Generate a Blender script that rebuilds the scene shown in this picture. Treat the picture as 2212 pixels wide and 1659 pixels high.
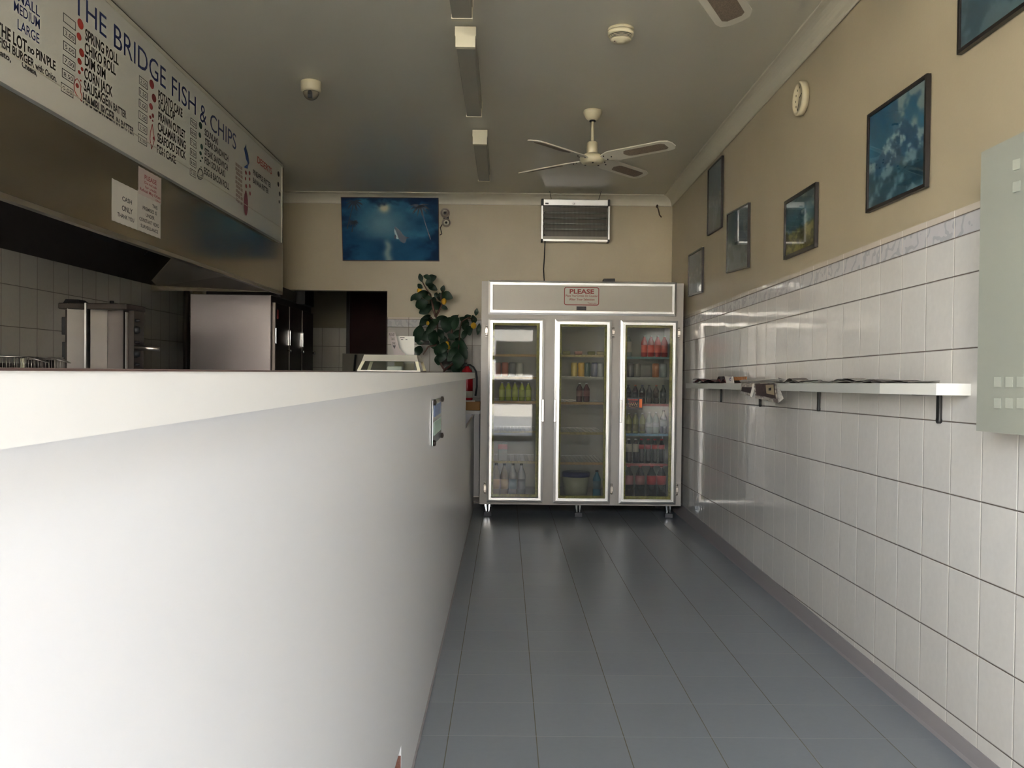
import bpy, bmesh, math, random
import numpy as np
from mathutils import Vector, Matrix, Euler

sc = bpy.context.scene
for o in list(bpy.data.objects):
    bpy.data.objects.remove(o)
random.seed(7)

# ------------------------------------------------------------------ camera
W, H, F = 2212.0, 1659.0, 1875.0
CX, CY = 1106.0, 829.5
CAM = Vector((0.0, 0.0, 1.28))
_d = Vector(((1092 - CX) / F, -(803 - CY) / F, -1.0)).normalized()      # where the length of the shop runs to
_r = 0.0105                                                             # the camera is rolled a touch
_u = Vector((math.sin(_r), math.cos(_r), 0)); _u = (_u - _d * _u.dot(_d)).normalized()
_x = _d.cross(_u)
R_WC = Matrix((_x, _d, _u)).transposed()                                # world -> camera
R_CW = R_WC.transposed()
cd = bpy.data.cameras.new('camera'); cam = bpy.data.objects.new('camera', cd)
sc.collection.objects.link(cam)
cam.matrix_world = Matrix.Translation(CAM) @ R_CW.to_4x4()
cd.sensor_width = 36.0; cd.lens = 36.0 * F / W; cd.clip_start = 0.02; cd.clip_end = 200
sc.camera = cam

# ------------------------------------------------------------------ world, lights, exposure
world = bpy.data.worlds.new('sky'); sc.world = world; world.use_nodes = True
wn = world.node_tree.nodes; wl = world.node_tree.links
bg = wn['Background']
bg.inputs['Color'].default_value = (0.83, 0.90, 1.0, 1)
bg.inputs['Strength'].default_value = 9.0
sc.view_settings.view_transform = 'Standard'
sc.view_settings.look = 'None'
sc.view_settings.gamma = 1.0
sc.view_settings.exposure = 2.03
sc.view_settings.use_curve_mapping = False
try:
    sc.cycles.use_denoising = True
    sc.cycles.max_bounces = 10; sc.cycles.diffuse_bounces = 6; sc.cycles.glossy_bounces = 5
    sc.cycles.transparent_max_bounces = 12; sc.cycles.caustics_reflective = False; sc.cycles.caustics_refractive = False
    sc.cycles.sample_clamp_indirect = 6.0
except Exception:
    pass

def portal(name, x0, x1, z0, z1, y):
    l = bpy.data.lights.new(name, 'AREA'); l.shape = 'RECTANGLE'; l.size = x1 - x0; l.size_y = z1 - z0
    l.cycles.is_portal = True
    o = bpy.data.objects.new(name, l); sc.collection.objects.link(o)
    o.location = ((x0 + x1) / 2, y, (z0 + z1) / 2); o.rotation_euler = (math.radians(90), 0, 0)   # -Z looks along +Y
    return o
YF = -0.85                                                              # inside face of the shopfront
portal('doorway_portal', -0.40, 0.56, 0.02, 2.85, YF - 0.13)
portal('window_portal', -2.85, -0.55, 1.32, 2.85, YF - 0.13)
sun_d = bpy.data.lights.new('sun', 'SUN'); sun_d.energy = 60.0; sun_d.angle = math.radians(0.6); sun_d.color = (1.0, 0.96, 0.90)
sun = bpy.data.objects.new('sun', sun_d); sc.collection.objects.link(sun)
sun.rotation_euler = Vector((0.25, -0.78, -0.60)).to_track_quat('-Z', 'Y').to_euler()   # from behind the shop onto the far side of the street

# ------------------------------------------------------------------ unprojecting
def ray(px, py): return R_CW @ Vector(((px - CX) / F, -(py - CY) / F, -1.0))
def onx(px, py, v): d = ray(px, py); return CAM + d * ((v - CAM.x) / d.x)
def ony(px, py, v): d = ray(px, py); return CAM + d * ((v - CAM.y) / d.y)
def onz(px, py, v): d = ray(px, py); return CAM + d * ((v - CAM.z) / d.z)
NR = Vector((1, -0.0059, 0)).normalized(); XR = 1.544                    # right wall, its tiled face
def onr(px, py, off=0.0):
    d = ray(px, py); return CAM + d * ((XR - off) / NR.dot(d))
def wallx(y, off=0.0): return (XR - off) / NR.x + 0.0059 * y

# ------------------------------------------------------------------ helpers
def lin(c):
    c = [v / 255.0 for v in c[:3]]
    return tuple(v / 12.92 if v <= 0.04045 else ((v + 0.055) / 1.055) ** 2.4 for v in c) + (1.0,)

MATS = {}
def mat(name, rgb=(200, 200, 200), rough=0.5, metal=0.0, spec=0.5, noise=0.0, nscale=30, bump=0.0, bscale=60, coat=0.0, emit=None, es=1.0, aniso=0.0):
    if name in MATS: return MATS[name]
    m = bpy.data.materials.new(name); m.use_nodes = True; MATS[name] = m
    nt = m.node_tree; N = nt.nodes; L = nt.links; p = N['Principled BSDF']
    c = lin(rgb)
    p.inputs['Base Color'].default_value = c
    p.inputs['Roughness'].default_value = rough; p.inputs['Metallic'].default_value = metal
    p.inputs['Specular IOR Level'].default_value = spec
    if coat: p.inputs['Coat Weight'].default_value = coat; p.inputs['Coat Roughness'].default_value = 0.08
    tc = N.new('ShaderNodeTexCoord')
    if noise > 0:
        n = N.new('ShaderNodeTexNoise'); n.inputs['Scale'].default_value = nscale; n.inputs['Detail'].default_value = 5
        L.new(tc.outputs['Object'], n.inputs['Vector'])
        r = N.new('ShaderNodeMapRange'); r.inputs['To Min'].default_value = 1 - noise; r.inputs['To Max'].default_value = 1 + noise
        r.inputs['From Min'].default_value = 0.3; r.inputs['From Max'].default_value = 0.7
        L.new(n.outputs['Fac'], r.inputs['Value'])
        mx = N.new('ShaderNodeVectorMath'); mx.operation = 'SCALE'; mx.inputs[0].default_value = c[:3]
        L.new(r.outputs['Result'], mx.inputs['Scale']); L.new(mx.outputs[0], p.inputs['Base Color'])
    if bump > 0:
        n2 = N.new('ShaderNodeTexNoise'); n2.inputs['Scale'].default_value = bscale; n2.inputs['Detail'].default_value = 3
        L.new(tc.outputs['Object'], n2.inputs['Vector'])
        b = N.new('ShaderNodeBump'); b.inputs['Strength'].default_value = 1.0; b.inputs['Distance'].default_value = bump
        L.new(n2.outputs['Fac'], b.inputs['Height']); L.new(b.outputs['Normal'], p.inputs['Normal'])
    if emit:
        p.inputs['Emission Color'].default_value = lin(emit); p.inputs['Emission Strength'].default_value = es
    return m

def glass_mat(name, tint=(235, 240, 238), ior=1.5, haze=0.0):
    if name in MATS: return MATS[name]
    m = bpy.data.materials.new(name); m.use_nodes = True; MATS[name] = m
    N = m.node_tree.nodes; L = m.node_tree.links; N.remove(N['Principled BSDF']); out = N['Material Output']
    t = N.new('ShaderNodeBsdfTransparent'); t.inputs['Color'].default_value = lin(tint)
    g = N.new('ShaderNodeBsdfGlossy'); g.inputs['Roughness'].default_value = 0.02
    f = N.new('ShaderNodeFresnel'); f.inputs['IOR'].default_value = ior
    ge = N.new('ShaderNodeNewGeometry'); fm = N.new('ShaderNodeMath'); fm.operation = 'MULTIPLY'; fi = N.new('ShaderNodeMath'); fi.operation = 'SUBTRACT'; fi.inputs[0].default_value = 1.0
    L.new(ge.outputs['Backfacing'], fi.inputs[1]); L.new(f.outputs[0], fm.inputs[0]); L.new(fi.outputs[0], fm.inputs[1])
    mx = N.new('ShaderNodeMixShader'); L.new(fm.outputs[0], mx.inputs[0]); L.new(t.outputs[0], mx.inputs[1]); L.new(g.outputs[0], mx.inputs[2])
    last = mx
    if haze > 0:
        d = N.new('ShaderNodeBsdfDiffuse'); d.inputs['Color'].default_value = lin((210, 214, 210))
        m2 = N.new('ShaderNodeMixShader'); m2.inputs[0].default_value = haze
        L.new(mx.outputs[0], m2.inputs[1]); L.new(d.outputs[0], m2.inputs[2]); last = m2
    L.new(last.outputs[0], out.inputs['Surface'])
    return m

def vcol_mat(name, rough=0.35, spec=0.4):
    if name in MATS: return MATS[name]
    m = bpy.data.materials.new(name); m.use_nodes = True; MATS[name] = m
    N = m.node_tree.nodes; L = m.node_tree.links; p = N['Principled BSDF']
    a = N.new('ShaderNodeVertexColor'); a.layer_name = 'Col'
    tc = N.new('ShaderNodeTexCoord'); n = N.new('ShaderNodeTexNoise'); n.inputs['Scale'].default_value = 120
    L.new(tc.outputs['Object'], n.inputs['Vector'])
    r = N.new('ShaderNodeMapRange'); r.inputs['To Min'].default_value = 0.9; r.inputs['To Max'].default_value = 1.1
    L.new(n.outputs['Fac'], r.inputs['Value'])
    s = N.new('ShaderNodeVectorMath'); s.operation = 'SCALE'
    L.new(a.outputs['Color'], s.inputs[0]); L.new(r.outputs['Result'], s.inputs['Scale']); L.new(s.outputs[0], p.inputs['Base Color'])
    p.inputs['Roughness'].default_value = rough; p.inputs['Specular IOR Level'].default_value = spec
    return m

def tile_mat(name, ua, u0, pu, va, v0, pv, col, gu, gv, gw=0.003, rough=0.15, slope=0.0, bump=0.0012, wavy=0.0004, band=None, var=0.03, tilt=0.006, spec=0.5):
    """glazed tiles: u runs along axis ua, v along axis va (+ slope * y); gu colours the joints that stand across u, gv those across v"""
    m = bpy.data.materials.new(name); m.use_nodes = True; MATS[name] = m
    N = m.node_tree.nodes; L = m.node_tree.links; p = N['Principled BSDF']
    tc = N.new('ShaderNodeTexCoord'); sp = N.new('ShaderNodeSeparateXYZ'); L.new(tc.outputs['Object'], sp.inputs[0])
    def M(op, a, b=None, c=None):
        n = N.new('ShaderNodeMath'); n.operation = op
        for i, v in enumerate((a, b, c)):
            if v is None: continue
            if hasattr(v, 'links') or hasattr(v, 'is_linked'): L.new(v, n.inputs[i])
            else: n.inputs[i].default_value = v
        return n.outputs[0]
    u = M('SUBTRACT', sp.outputs[ua], u0)
    v = sp.outputs[va]
    if slope: v = M('MULTIPLY_ADD', sp.outputs[1], slope, v)
    vraw = v
    v = M('SUBTRACT', v, v0)
    du = M('PINGPONG', u, pu / 2); dv = M('PINGPONG', v, pv / 2)
    if band:                                                            # no horizontal joints above this height but the border's own
        top, b0, b1 = band
        above = M('GREATER_THAN', vraw, top)
        dv = M('MAXIMUM', dv, above)
        d1 = M('ABSOLUTE', M('SUBTRACT', vraw, b0)); d2 = M('ABSOLUTE', M('SUBTRACT', vraw, b1))
        dv = M('MINIMUM', dv, M('MINIMUM', d1, d2))
    iu = M('LESS_THAN', du, gw / 2); iv = M('LESS_THAN', dv, gw / 2)
    ru = M('FLOOR', M('DIVIDE', u, pu)); rv = M('FLOOR', M('DIVIDE', v, pv))
    cb = N.new('ShaderNodeCombineXYZ'); L.new(ru, cb.inputs[0]); L.new(rv, cb.inputs[1])
    wn_ = N.new('ShaderNodeTexWhiteNoise'); L.new(cb.outputs[0], wn_.inputs['Vector'])
    nz = N.new('ShaderNodeTexNoise'); nz.inputs['Scale'].default_value = 45; nz.inputs['Detail'].default_value = 4; L.new(tc.outputs['Object'], nz.inputs['Vector'])
    f = M('ADD', M('MULTIPLY', M('SUBTRACT', wn_.outputs['Value'], 0.5), var * 2), M('MULTIPLY', M('SUBTRACT', nz.outputs['Fac'], 0.5), 0.10))
    f = M('ADD', f, 1.0)
    tcn = N.new('ShaderNodeVectorMath'); tcn.operation = 'SCALE'; tcn.inputs[0].default_value = lin(col)[:3]; L.new(f, tcn.inputs['Scale'])
    cur = tcn.outputs[0]
    def mixc(fac, a, b):
        n = N.new('ShaderNodeMix'); n.data_type = 'RGBA'
        L.new(fac, n.inputs['Factor'])
        for k, q in ((6, a), (7, b)):
            if isinstance(q, tuple): n.inputs[k].default_value = q
            else: L.new(q, n.inputs[k])
        return n.outputs[2]
    if band:                                                            # leafy border
        wv = N.new('ShaderNodeTexWave'); wv.wave_type = 'BANDS'; wv.bands_direction = 'DIAGONAL'
        wv.inputs['Scale'].default_value = 5.5; wv.inputs['Distortion'].default_value = 9; wv.inputs['Detail'].default_value = 2; wv.inputs['Detail Scale'].default_value = 2.2
        L.new(tc.outputs['Object'], wv.inputs['Vector'])
        leaf = M('GREATER_THAN', wv.outputs['Fac'], 0.80)
        inb = M('MULTIPLY', M('GREATER_THAN', vraw, b0), M('LESS_THAN', vraw, b1))
        cur = mixc(M('MULTIPLY', inb, 0.45), cur, lin((178, 176, 184)))
        cur = mixc(M('MULTIPLY', M('MULTIPLY', inb, leaf), 0.28), cur, lin((112, 118, 124)))
        cap = M('GREATER_THAN', vraw, b1)
        cur = mixc(M('MULTIPLY', cap, 0.6), cur, lin((196, 180, 158)))
    cur = mixc(iu, cur, lin(gu)); cur = mixc(iv, cur, lin(gv))
    L.new(cur, p.inputs['Base Color'])
    g = M('MAXIMUM', iu, iv)
    L.new(M('ADD', M('MULTIPLY', g, 0.5), rough), p.inputs['Roughness'])
    p.inputs['Specular IOR Level'].default_value = spec
    dmin = M('MINIMUM', du, dv)
    mr = N.new('ShaderNodeMapRange'); mr.inputs['From Min'].default_value = gw * 0.3; mr.inputs['From Max'].default_value = gw * 1.3
    mr.interpolation_type = 'SMOOTHSTEP'; L.new(dmin, mr.inputs['Value'])
    nb = N.new('ShaderNodeTexNoise'); nb.inputs['Scale'].default_value = 14; nb.inputs['Detail'].default_value = 2; L.new(tc.outputs['Object'], nb.inputs['Vector'])
    hgt = M('ADD', M('MULTIPLY', mr.outputs['Result'], bump), M('MULTIPLY', nb.outputs['Fac'], wavy))
    b = N.new('ShaderNodeBump'); b.inputs['Strength'].default_value = 1.0; b.inputs['Distance'].default_value = 1.0; L.new(hgt, b.inputs['Height'])
    sb = N.new('ShaderNodeVectorMath'); sb.operation = 'SUBTRACT'; L.new(wn_.outputs['Color'], sb.inputs[0]); sb.inputs[1].default_value = (0.5, 0.5, 0.5)
    ss = N.new('ShaderNodeVectorMath'); ss.operation = 'SCALE'; L.new(sb.outputs[0], ss.inputs[0]); ss.inputs['Scale'].default_value = tilt
    ad = N.new('ShaderNodeVectorMath'); ad.operation = 'ADD'; L.new(b.outputs['Normal'], ad.inputs[0]); L.new(ss.outputs[0], ad.inputs[1])
    nm = N.new('ShaderNodeVectorMath'); nm.operation = 'NORMALIZE'; L.new(ad.outputs[0], nm.inputs[0])
    L.new(nm.outputs[0], p.inputs['Normal'])
    return m

class MB:
    """collects shapes in world space; build() links them as one mesh object"""
    def __init__(s): s.v = []; s.f = []; s.m = []; s.mi = 0; s.sm = []; s.smooth = False
    def _add(s, vs, fs):
        b = len(s.v); s.v += [Vector(v) for v in vs]
        for f in fs: s.f.append([b + i for i in f]); s.m.append(s.mi); s.sm.append(s.smooth)
        return s
    def hexa(s, p):            # eight corners: four of one face, four of the other
        return s._add(p, [(3, 2, 1, 0), (4, 5, 6, 7), (0, 1, 5, 4), (1, 2, 6, 5), (2, 3, 7, 6), (3, 0, 4, 7)])
    def box(s, x0, x1, y0, y1, z0, z1, bev=0.0):
        if bev > 0:
            bm = bmesh.new(); bmesh.ops.create_cube(bm, size=1)
            for v in bm.verts: v.co = Vector(((x0 + x1) / 2 + v.co.x * (x1 - x0), (y0 + y1) / 2 + v.co.y * (y1 - y0), (z0 + z1) / 2 + v.co.z * (z1 - z0)))
            bmesh.ops.bevel(bm, geom=bm.edges[:], offset=bev, segments=2, affect='EDGES', profile=0.5)
            bm.verts.index_update()
            s._add([v.co.copy() for v in bm.verts], [[v.index for v in f.verts] for f in bm.faces]); bm.free(); return s
        return s.hexa([(x0, y0, z0), (x1, y0, z0), (x1, y1, z0), (x0, y1, z0), (x0, y0, z1), (x1, y0, z1), (x1, y1, z1), (x0, y1, z1)])
    def slab(s, q, n, t):      # quad q, thickened by t along n
        n = Vector(n); q = [Vector(a) for a in q]
        return s.hexa(q + [a + n * t for a in q])
    def prism(s, poly, n, t):
        n = Vector(n); k = len(poly); a = [Vector(p) for p in poly]; b = [p + n * t for p in a]
        return s._add(a + b, [list(range(k))[::-1], list(range(k, 2 * k))] + [(i, (i + 1) % k, k + (i + 1) % k, k + i) for i in range(k)])
    def tube(s, pts, r, seg=8, cap=True):
        pts = [Vector(p) for p in pts]; rs = r if isinstance(r, (list, tuple)) else [r] * len(pts)
        old = s.smooth; s.smooth = True; b = len(s.v); vs = []; fs = []
        up = Vector((0.13, 0.31, 0.94))
        for i, p in enumerate(pts):
            t = (pts[min(i + 1, len(pts) - 1)] - pts[max(i - 1, 0)]).normalized()
            a = t.cross(up)
            if a.length < 1e-3: a = t.cross(Vector((1, 0, 0)))
            a.normalize(); c = t.cross(a).normalized(); up = c.cross(t) * 1.0 if False else up
            for k in range(seg):
                an = 2 * math.pi * k / seg; vs.append(p + (a * math.cos(an) + c * math.sin(an)) * rs[i])
        for i in range(len(pts) - 1):
            for k in range(seg):
                fs.append((i * seg + k, i * seg + (k + 1) % seg, (i + 1) * seg + (k + 1) % seg, (i + 1) * seg + k))
        if cap: fs += [tuple(range(seg))[::-1], tuple(range((len(pts) - 1) * seg, len(pts) * seg))]
        s._add(vs, fs); s.smooth = old; return s
    def lathe(s, prof, c, axis='z', seg=24, smooth=True):
        c = Vector(c); old = s.smooth; s.smooth = smooth; vs = []; fs = []
        for (r, h) in prof:
            for k in range(seg):
                an = 2 * math.pi * k / seg; x, y = r * math.cos(an), r * math.sin(an)
                vs.append(c + (Vector((x, y, h)) if axis == 'z' else Vector((h, x, y)) if axis == 'x' else Vector((x, h, y))))
        n = len(prof)
        for i in range(n - 1):
            for k in range(seg): fs.append((i * seg + k, i * seg + (k + 1) % seg, (i + 1) * seg + (k + 1) % seg, (i + 1) * seg + k))
        if prof[0][0] > 1e-5: fs.append(tuple(range(seg))[::-1])
        if prof[-1][0] > 1e-5: fs.append(tuple(range((n - 1) * seg, n * seg)))
        s._add(vs, fs); s.smooth = old; return s
    def build(s, name, mats, parent=None, label=None):
        me = bpy.data.meshes.new(name)
        off = ROOTS.get(parent.name, Vector((0, 0, 0))) if parent else Vector((0, 0, 0))
        me.from_pydata([tuple(v - off) for v in s.v], [], s.f)
        for m in (mats if isinstance(mats, (list, tuple)) else [mats]): me.materials.append(m)
        for i, p in enumerate(me.polygons): p.material_index = s.m[i]; p.use_smooth = s.sm[i]
        bm = bmesh.new(); bm.from_mesh(me); bmesh.ops.recalc_face_normals(bm, faces=bm.faces[:]); bm.to_mesh(me); bm.free()
        me.update()
        o = bpy.data.objects.new(name, me); sc.collection.objects.link(o)
        if parent: o.parent = parent; ROOTS[o.name] = off
        if label: o['label'] = label
        return o

ROOTS = {}
def thing(name, label, cat, loc=(0, 0, 0), group=None):
    o = bpy.data.objects.new(name, None); sc.collection.objects.link(o); o.empty_display_size = 0.05
    o.location = loc; ROOTS[o.name] = Vector(loc); o['label'] = label; o['category'] = cat
    if group: o['group'] = group
    return o
def tag(o, label, cat, group=None, kind=None):
    o['label'] = label; o['category'] = cat
    if group: o['group'] = group
    if kind: o['kind'] = kind
    return o
def struct(name, mb, mats):
    o = mb.build(name, mats); o['kind'] = 'structure'; return o
def dup(root, loc, label=None, group=None):
    r = root.copy(); sc.collection.objects.link(r); r.location = loc
    if label: r['label'] = label
    if group: r['group'] = group
    for ch in list(root.children):
        c = ch.copy(); sc.collection.objects.link(c); c.parent = r
        for g in ch.children:
            d = g.copy(); sc.collection.objects.link(d); d.parent = c
    return r

_tc = {}
def _glyphs(s, bold):
    if (s, bold) in _tc: return _tc[(s, bold)]
    c = bpy.data.curves.new('t', 'FONT'); c.body = s; c.size = 1.0; c.resolution_u = 3; c.offset = bold; c.fill_mode = 'FRONT'
    o = bpy.data.objects.new('t', c); sc.collection.objects.link(o)
    dg = bpy.context.evaluated_depsgraph_get(); dg.update()
    me = bpy.data.meshes.new_from_object(o.evaluated_get(dg))
    vs = [v.co.copy() for v in me.vertices]; fs = [list(p.vertices) for p in me.polygons]
    bpy.data.objects.remove(o); bpy.data.curves.remove(c); bpy.data.meshes.remove(me)
    _tc[(s, bold)] = (vs, fs); return vs, fs
CAPH = 0.72
def put_text(mb, s, p0, p1, h, up=(0, 0, 1), n=(0, 0, 0), bold=0.02):
    """lettering from p0 to p1 along the baseline, capitals h high"""
    vs, fs = _glyphs(s, bold)
    if not vs: return mb
    p0 = Vector(p0); p1 = Vector(p1); up = Vector(up); n = Vector(n)
    x0 = min(v.x for v in vs); x1 = max(v.x for v in vs); e = (p1 - p0) / max(x1 - x0, 1e-6)
    mb._add([p0 + e * (v.x - x0) + up * (v.y / CAPH * h) + n for v in vs], fs); return mb

def painted(name, q, fn, nx=64, ny=48, m=None, parent=None, rough=0.3):
    """a painted or printed flat surface over the quad q (top-left, top-right, bottom-right, bottom-left); fn(u, v) -> sRGB arrays, v from the top"""
    q = [Vector(a) for a in q]; U, V = np.meshgrid(np.linspace(0, 1, nx + 1), np.linspace(0, 1, ny + 1))
    col = np.clip(np.stack(fn(U, V), -1), 0, 255) / 255.0
    lc = np.where(col <= 0.04045, col / 12.92, ((col + 0.055) / 1.055) ** 2.4).reshape(-1, 3)
    off = ROOTS.get(parent.name, Vector((0, 0, 0))) if parent else Vector((0, 0, 0))
    vs = []
    for j in range(ny + 1):
        for i in range(nx + 1):
            a, b = i / nx, j / ny
            vs.append(tuple((q[0] * (1 - a) + q[1] * a) * (1 - b) + (q[3] * (1 - a) + q[2] * a) * b - off))
    fs = [(j * (nx + 1) + i, (j + 1) * (nx + 1) + i, (j + 1) * (nx + 1) + i + 1, j * (nx + 1) + i + 1) for j in range(ny) for i in range(nx)]
    me = bpy.data.meshes.new(name); me.from_pydata(vs, [], fs)
    at = me.color_attributes.new('Col', 'FLOAT_COLOR', 'POINT')
    at.data.foreach_set('color', np.concatenate([lc, np.ones((len(lc), 1))], 1).astype(np.float32).ravel())
    me.materials.append(m or vcol_mat('painted_print', rough)); me.update()
    o = bpy.data.objects.new(name, me); sc.collection.objects.link(o)
    if parent: o.parent = parent; ROOTS[o.name] = off
    return o

def fbm(u, v, s=4.0, seed=0, octs=4):
    """value noise on arrays"""
    out = np.zeros_like(u); amp = 1.0; tot = 0
    for k in range(octs):
        rs = np.random.RandomState(seed * 31 + k); g = rs.rand(64, 64)
        x = u * s * 2 ** k; y = v * s * 2 ** k; xi = np.floor(x).astype(int); yi = np.floor(y).astype(int); fx = x - xi; fy = y - yi
        fx = fx * fx * (3 - 2 * fx); fy = fy * fy * (3 - 2 * fy)
        a = g[yi % 64, xi % 64]; b = g[yi % 64, (xi + 1) % 64]; c = g[(yi + 1) % 64, xi % 64]; d = g[(yi + 1) % 64, (xi + 1) % 64]
        out += amp * ((a * (1 - fx) + b * fx) * (1 - fy) + (c * (1 - fx) + d * fx) * fy); tot += amp; amp *= 0.5
    return out / tot
def mixa(a, b, t):
    return tuple(np.asarray(x) * (1 - t) + np.asarray(y) * t for x, y in zip(a, b))
def sst(x, a, b):
    t = np.clip((x - a) / (b - a), 0, 1); return t * t * (3 - 2 * t)

# ------------------------------------------------------------------ materials
M_plaster = mat('cream_wall_paint', (169, 156, 129), 0.42, noise=0.03, nscale=3, bump=0.0003, bscale=90)
M_ceil = mat('cream_ceiling_gloss_paint', (206, 199, 180), 0.30, spec=0.45, noise=0.02, nscale=2, bump=0.0006, bscale=5)
M_cornice = mat('cream_cornice', (196, 188, 167), 0.45)
M_lam = mat('white_laminate', (234, 233, 234), 0.25, spec=0.45)
M_apron = mat('white_worktop_edge', (228, 225, 220), 0.35)
M_brown = mat('brown_laminate_edge', (74, 54, 48), 0.4)
M_chip = mat('chipboard_edge', (112, 74, 62), 0.8, noise=0.2, nscale=200)
M_kick = mat('grey_kickboard', (128, 130, 126), 0.5)
M_steel = mat('stainless_steel', (176, 168, 158), 0.33, metal=1.0, bump=0.00015, bscale=25)
M_steeld = mat('dull_hood_steel', (140, 130, 112), 0.20, metal=0.85, bump=0.0008, bscale=3)
M_dark = mat('black_metal', (26, 24, 24), 0.5)
M_darksteel = mat('dark_brown_steel', (64, 56, 50), 0.5, metal=0.6)  # dark brownish steel for the canopy lining and small fittings
M_alu = mat('brushed_aluminium', (226, 223, 218), 0.36, metal=1.0)
M_grooveshade = mat('grey_groove_shade', (120, 116, 110), 0.5, metal=0.6)
M_fridge = mat('grey_fridge_enamel', (182, 176, 167), 0.4)
M_fridgein = mat('fridge_lining', (178, 174, 168), 0.5)
M_chrome = mat('chrome', (220, 220, 220), 0.12, metal=1.0)
M_rubber = mat('black_rubber', (22, 22, 24), 0.6)
M_white = mat('white_plastic', (226, 220, 204), 0.4)
M_cream = mat('cream_plastic', (190, 179, 148), 0.4)
M_frame = mat('black_picture_frame', (30, 24, 22), 0.35)
M_frameb = mat('brown_picture_edge', (84, 62, 50), 0.5)
M_glass = glass_mat('fridge_door_glass', (236, 235, 230), 1.38, haze=0.05)  # haze adds a pale veil in place of the room's reflections
M_glassb = glass_mat('clear_glass', (236, 240, 238), 1.5)
M_picglass = glass_mat('picture_glass', (240, 242, 242), 1.5)
M_seal = mat('yellow_printed_door_seal', (150, 144, 40), 0.5, noise=0.4, nscale=60)
M_paper = mat('white_paper', (214, 208, 196), 0.7, noise=0.03, nscale=12)
M_ink = mat('black_ink', (34, 28, 26), 0.6)
M_blue = mat('blue_sign_paint', (28, 42, 96), 0.5)
M_red = mat('red_sign_paint', (176, 52, 40), 0.5)
M_dred = mat('dark_red_ink', (140, 40, 40), 0.5)
M_sign = mat('white_menu_board', (206, 202, 190), 0.30, spec=0.5)
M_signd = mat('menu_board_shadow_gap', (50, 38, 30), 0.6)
M_grey = mat('grey_painted_steel', (148, 149, 136), 0.42, bump=0.0002, bscale=300)
M_leaf = mat('dark_green_leaf', (24, 46, 28), 0.45, spec=0.25, noise=0.25, nscale=25)
M_stem = mat('brown_stem', (78, 50, 40), 0.7)
M_lemon = mat('yellow_lemon', (196, 150, 30), 0.5)
M_extred = mat('red_extinguisher', (168, 28, 36), 0.25)
M_card = mat('brown_cardboard', (166, 124, 74), 0.75)
M_skirt = mat('grey_coving', (142, 136, 136), 0.5)
M_asphalt = mat('street_paving', (120, 120, 120), 0.9)

SL = 0.0145                                                             # the right wall's courses drop with the floor's length
M_tileR = tile_mat('white_wall_tiles_right', 1, 0.0, 0.2017, 2, 0.151, 0.2535, (208, 203, 195), (222, 216, 204), (96, 84, 74), 0.0040, 0.075, slope=SL,  # upright joints painted paler than the tile, as if their edges caught light
                   band=(1.70, 1.806, 1.878), wavy=0.0014, tilt=0.007)
M_tileB = tile_mat('shaded_wall_tiles_back', 0, -1.155 + 0.216, 0.205, 2, 0.01, 0.2535, (152, 146, 138), (98, 88, 78), (98, 88, 78), 0.003, 0.38, band=(1.62, 1.70, 1.775), spec=0.3)  # white tiles greyed: the shade behind the counter is in the colour
M_tileK = tile_mat('kitchen_wall_tiles', 1, 0.02, 0.2, 2, 0.0, 0.254, (180, 173, 160), (96, 88, 78), (96, 88, 78), 0.004, 0.16)
M_tileO = tile_mat('back_room_wall_tiles', 0, 0.03, 0.21, 2, 0.0, 0.262, (196, 190, 178), (104, 98, 90), (104, 98, 90), 0.004, 0.2)
M_floor = tile_mat('grey_floor_tiles', 0, -0.187, 0.3085, 1, 3.034, 0.3095, (124, 129, 134), (104, 98, 84), (158, 158, 158), 0.0035, 0.32, bump=0.0003, wavy=0.0006, var=0.035, tilt=0.006, spec=0.35)

# ------------------------------------------------------------------ the room
YB = 8.40                                                               # shop back wall
XL = -3.02                                                              # kitchen wall
YO = 10.8                                                               # wall of the room behind
def zc(x, y):                                                           # ceiling height, not quite level
    t = (x - XL) / (1.6 - XL); l = 1.28 + 1.735 - 0.0045 * y; r = 1.28 + 1.832 - 0.0145 * y
    return l * (1 - t) + r * t
struct('floor', MB().box(XL - 0.1, 2.2, YF - 0.15, YO + 0.3, -0.1, 0.0), M_floor)

mb = MB(); n = 12
for i in range(n):
    y0 = YF + (YB - YF) * i / n; y1 = YF + (YB - YF) * (i + 1) / n
    for x0, x1 in ((XL - 0.1, -0.7), (-0.7, 2.2)):
        mb._add([(x0, y0, zc(x0, y0)), (x1, y0, zc(x1, y0)), (x1, y1, zc(x1, y1)), (x0, y1, zc(x0, y1))], [(0, 1, 2, 3)])
mb.box(XL - 0.1, 2.2, YF - 0.15, YB + 0.1, 3.25, 3.3)
struct('ceiling', mb, M_ceil)

# right wall: plaster with the tiled part in front, both one wall
mb = MB()
ya, yb = YF - 0.15, YB + 0.1
mb.hexa([(wallx(ya, -0.004), ya, 0), (wallx(ya) + 0.3, ya, 0), (wallx(yb) + 0.3, yb, 0), (wallx(yb, -0.004), yb, 0),
         (wallx(ya, -0.004), ya, 3.3), (wallx(ya) + 0.3, ya, 3.3), (wallx(yb) + 0.3, yb, 3.3), (wallx(yb, -0.004), yb, 3.3)])
mb.mi = 1
zt = lambda y: 1.903 - SL * y
mb.hexa([(wallx(ya), ya, 0), (wallx(ya, -0.006), ya, 0), (wallx(yb, -0.006), yb, 0), (wallx(yb), yb, 0),
         (wallx(ya), ya, zt(ya)), (wallx(ya, -0.006), ya, zt(ya)), (wallx(yb, -0.006), yb, zt(yb)), (wallx(yb), yb, zt(yb))])
struct('wall_right', mb, [M_plaster, M_tileR])
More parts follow.
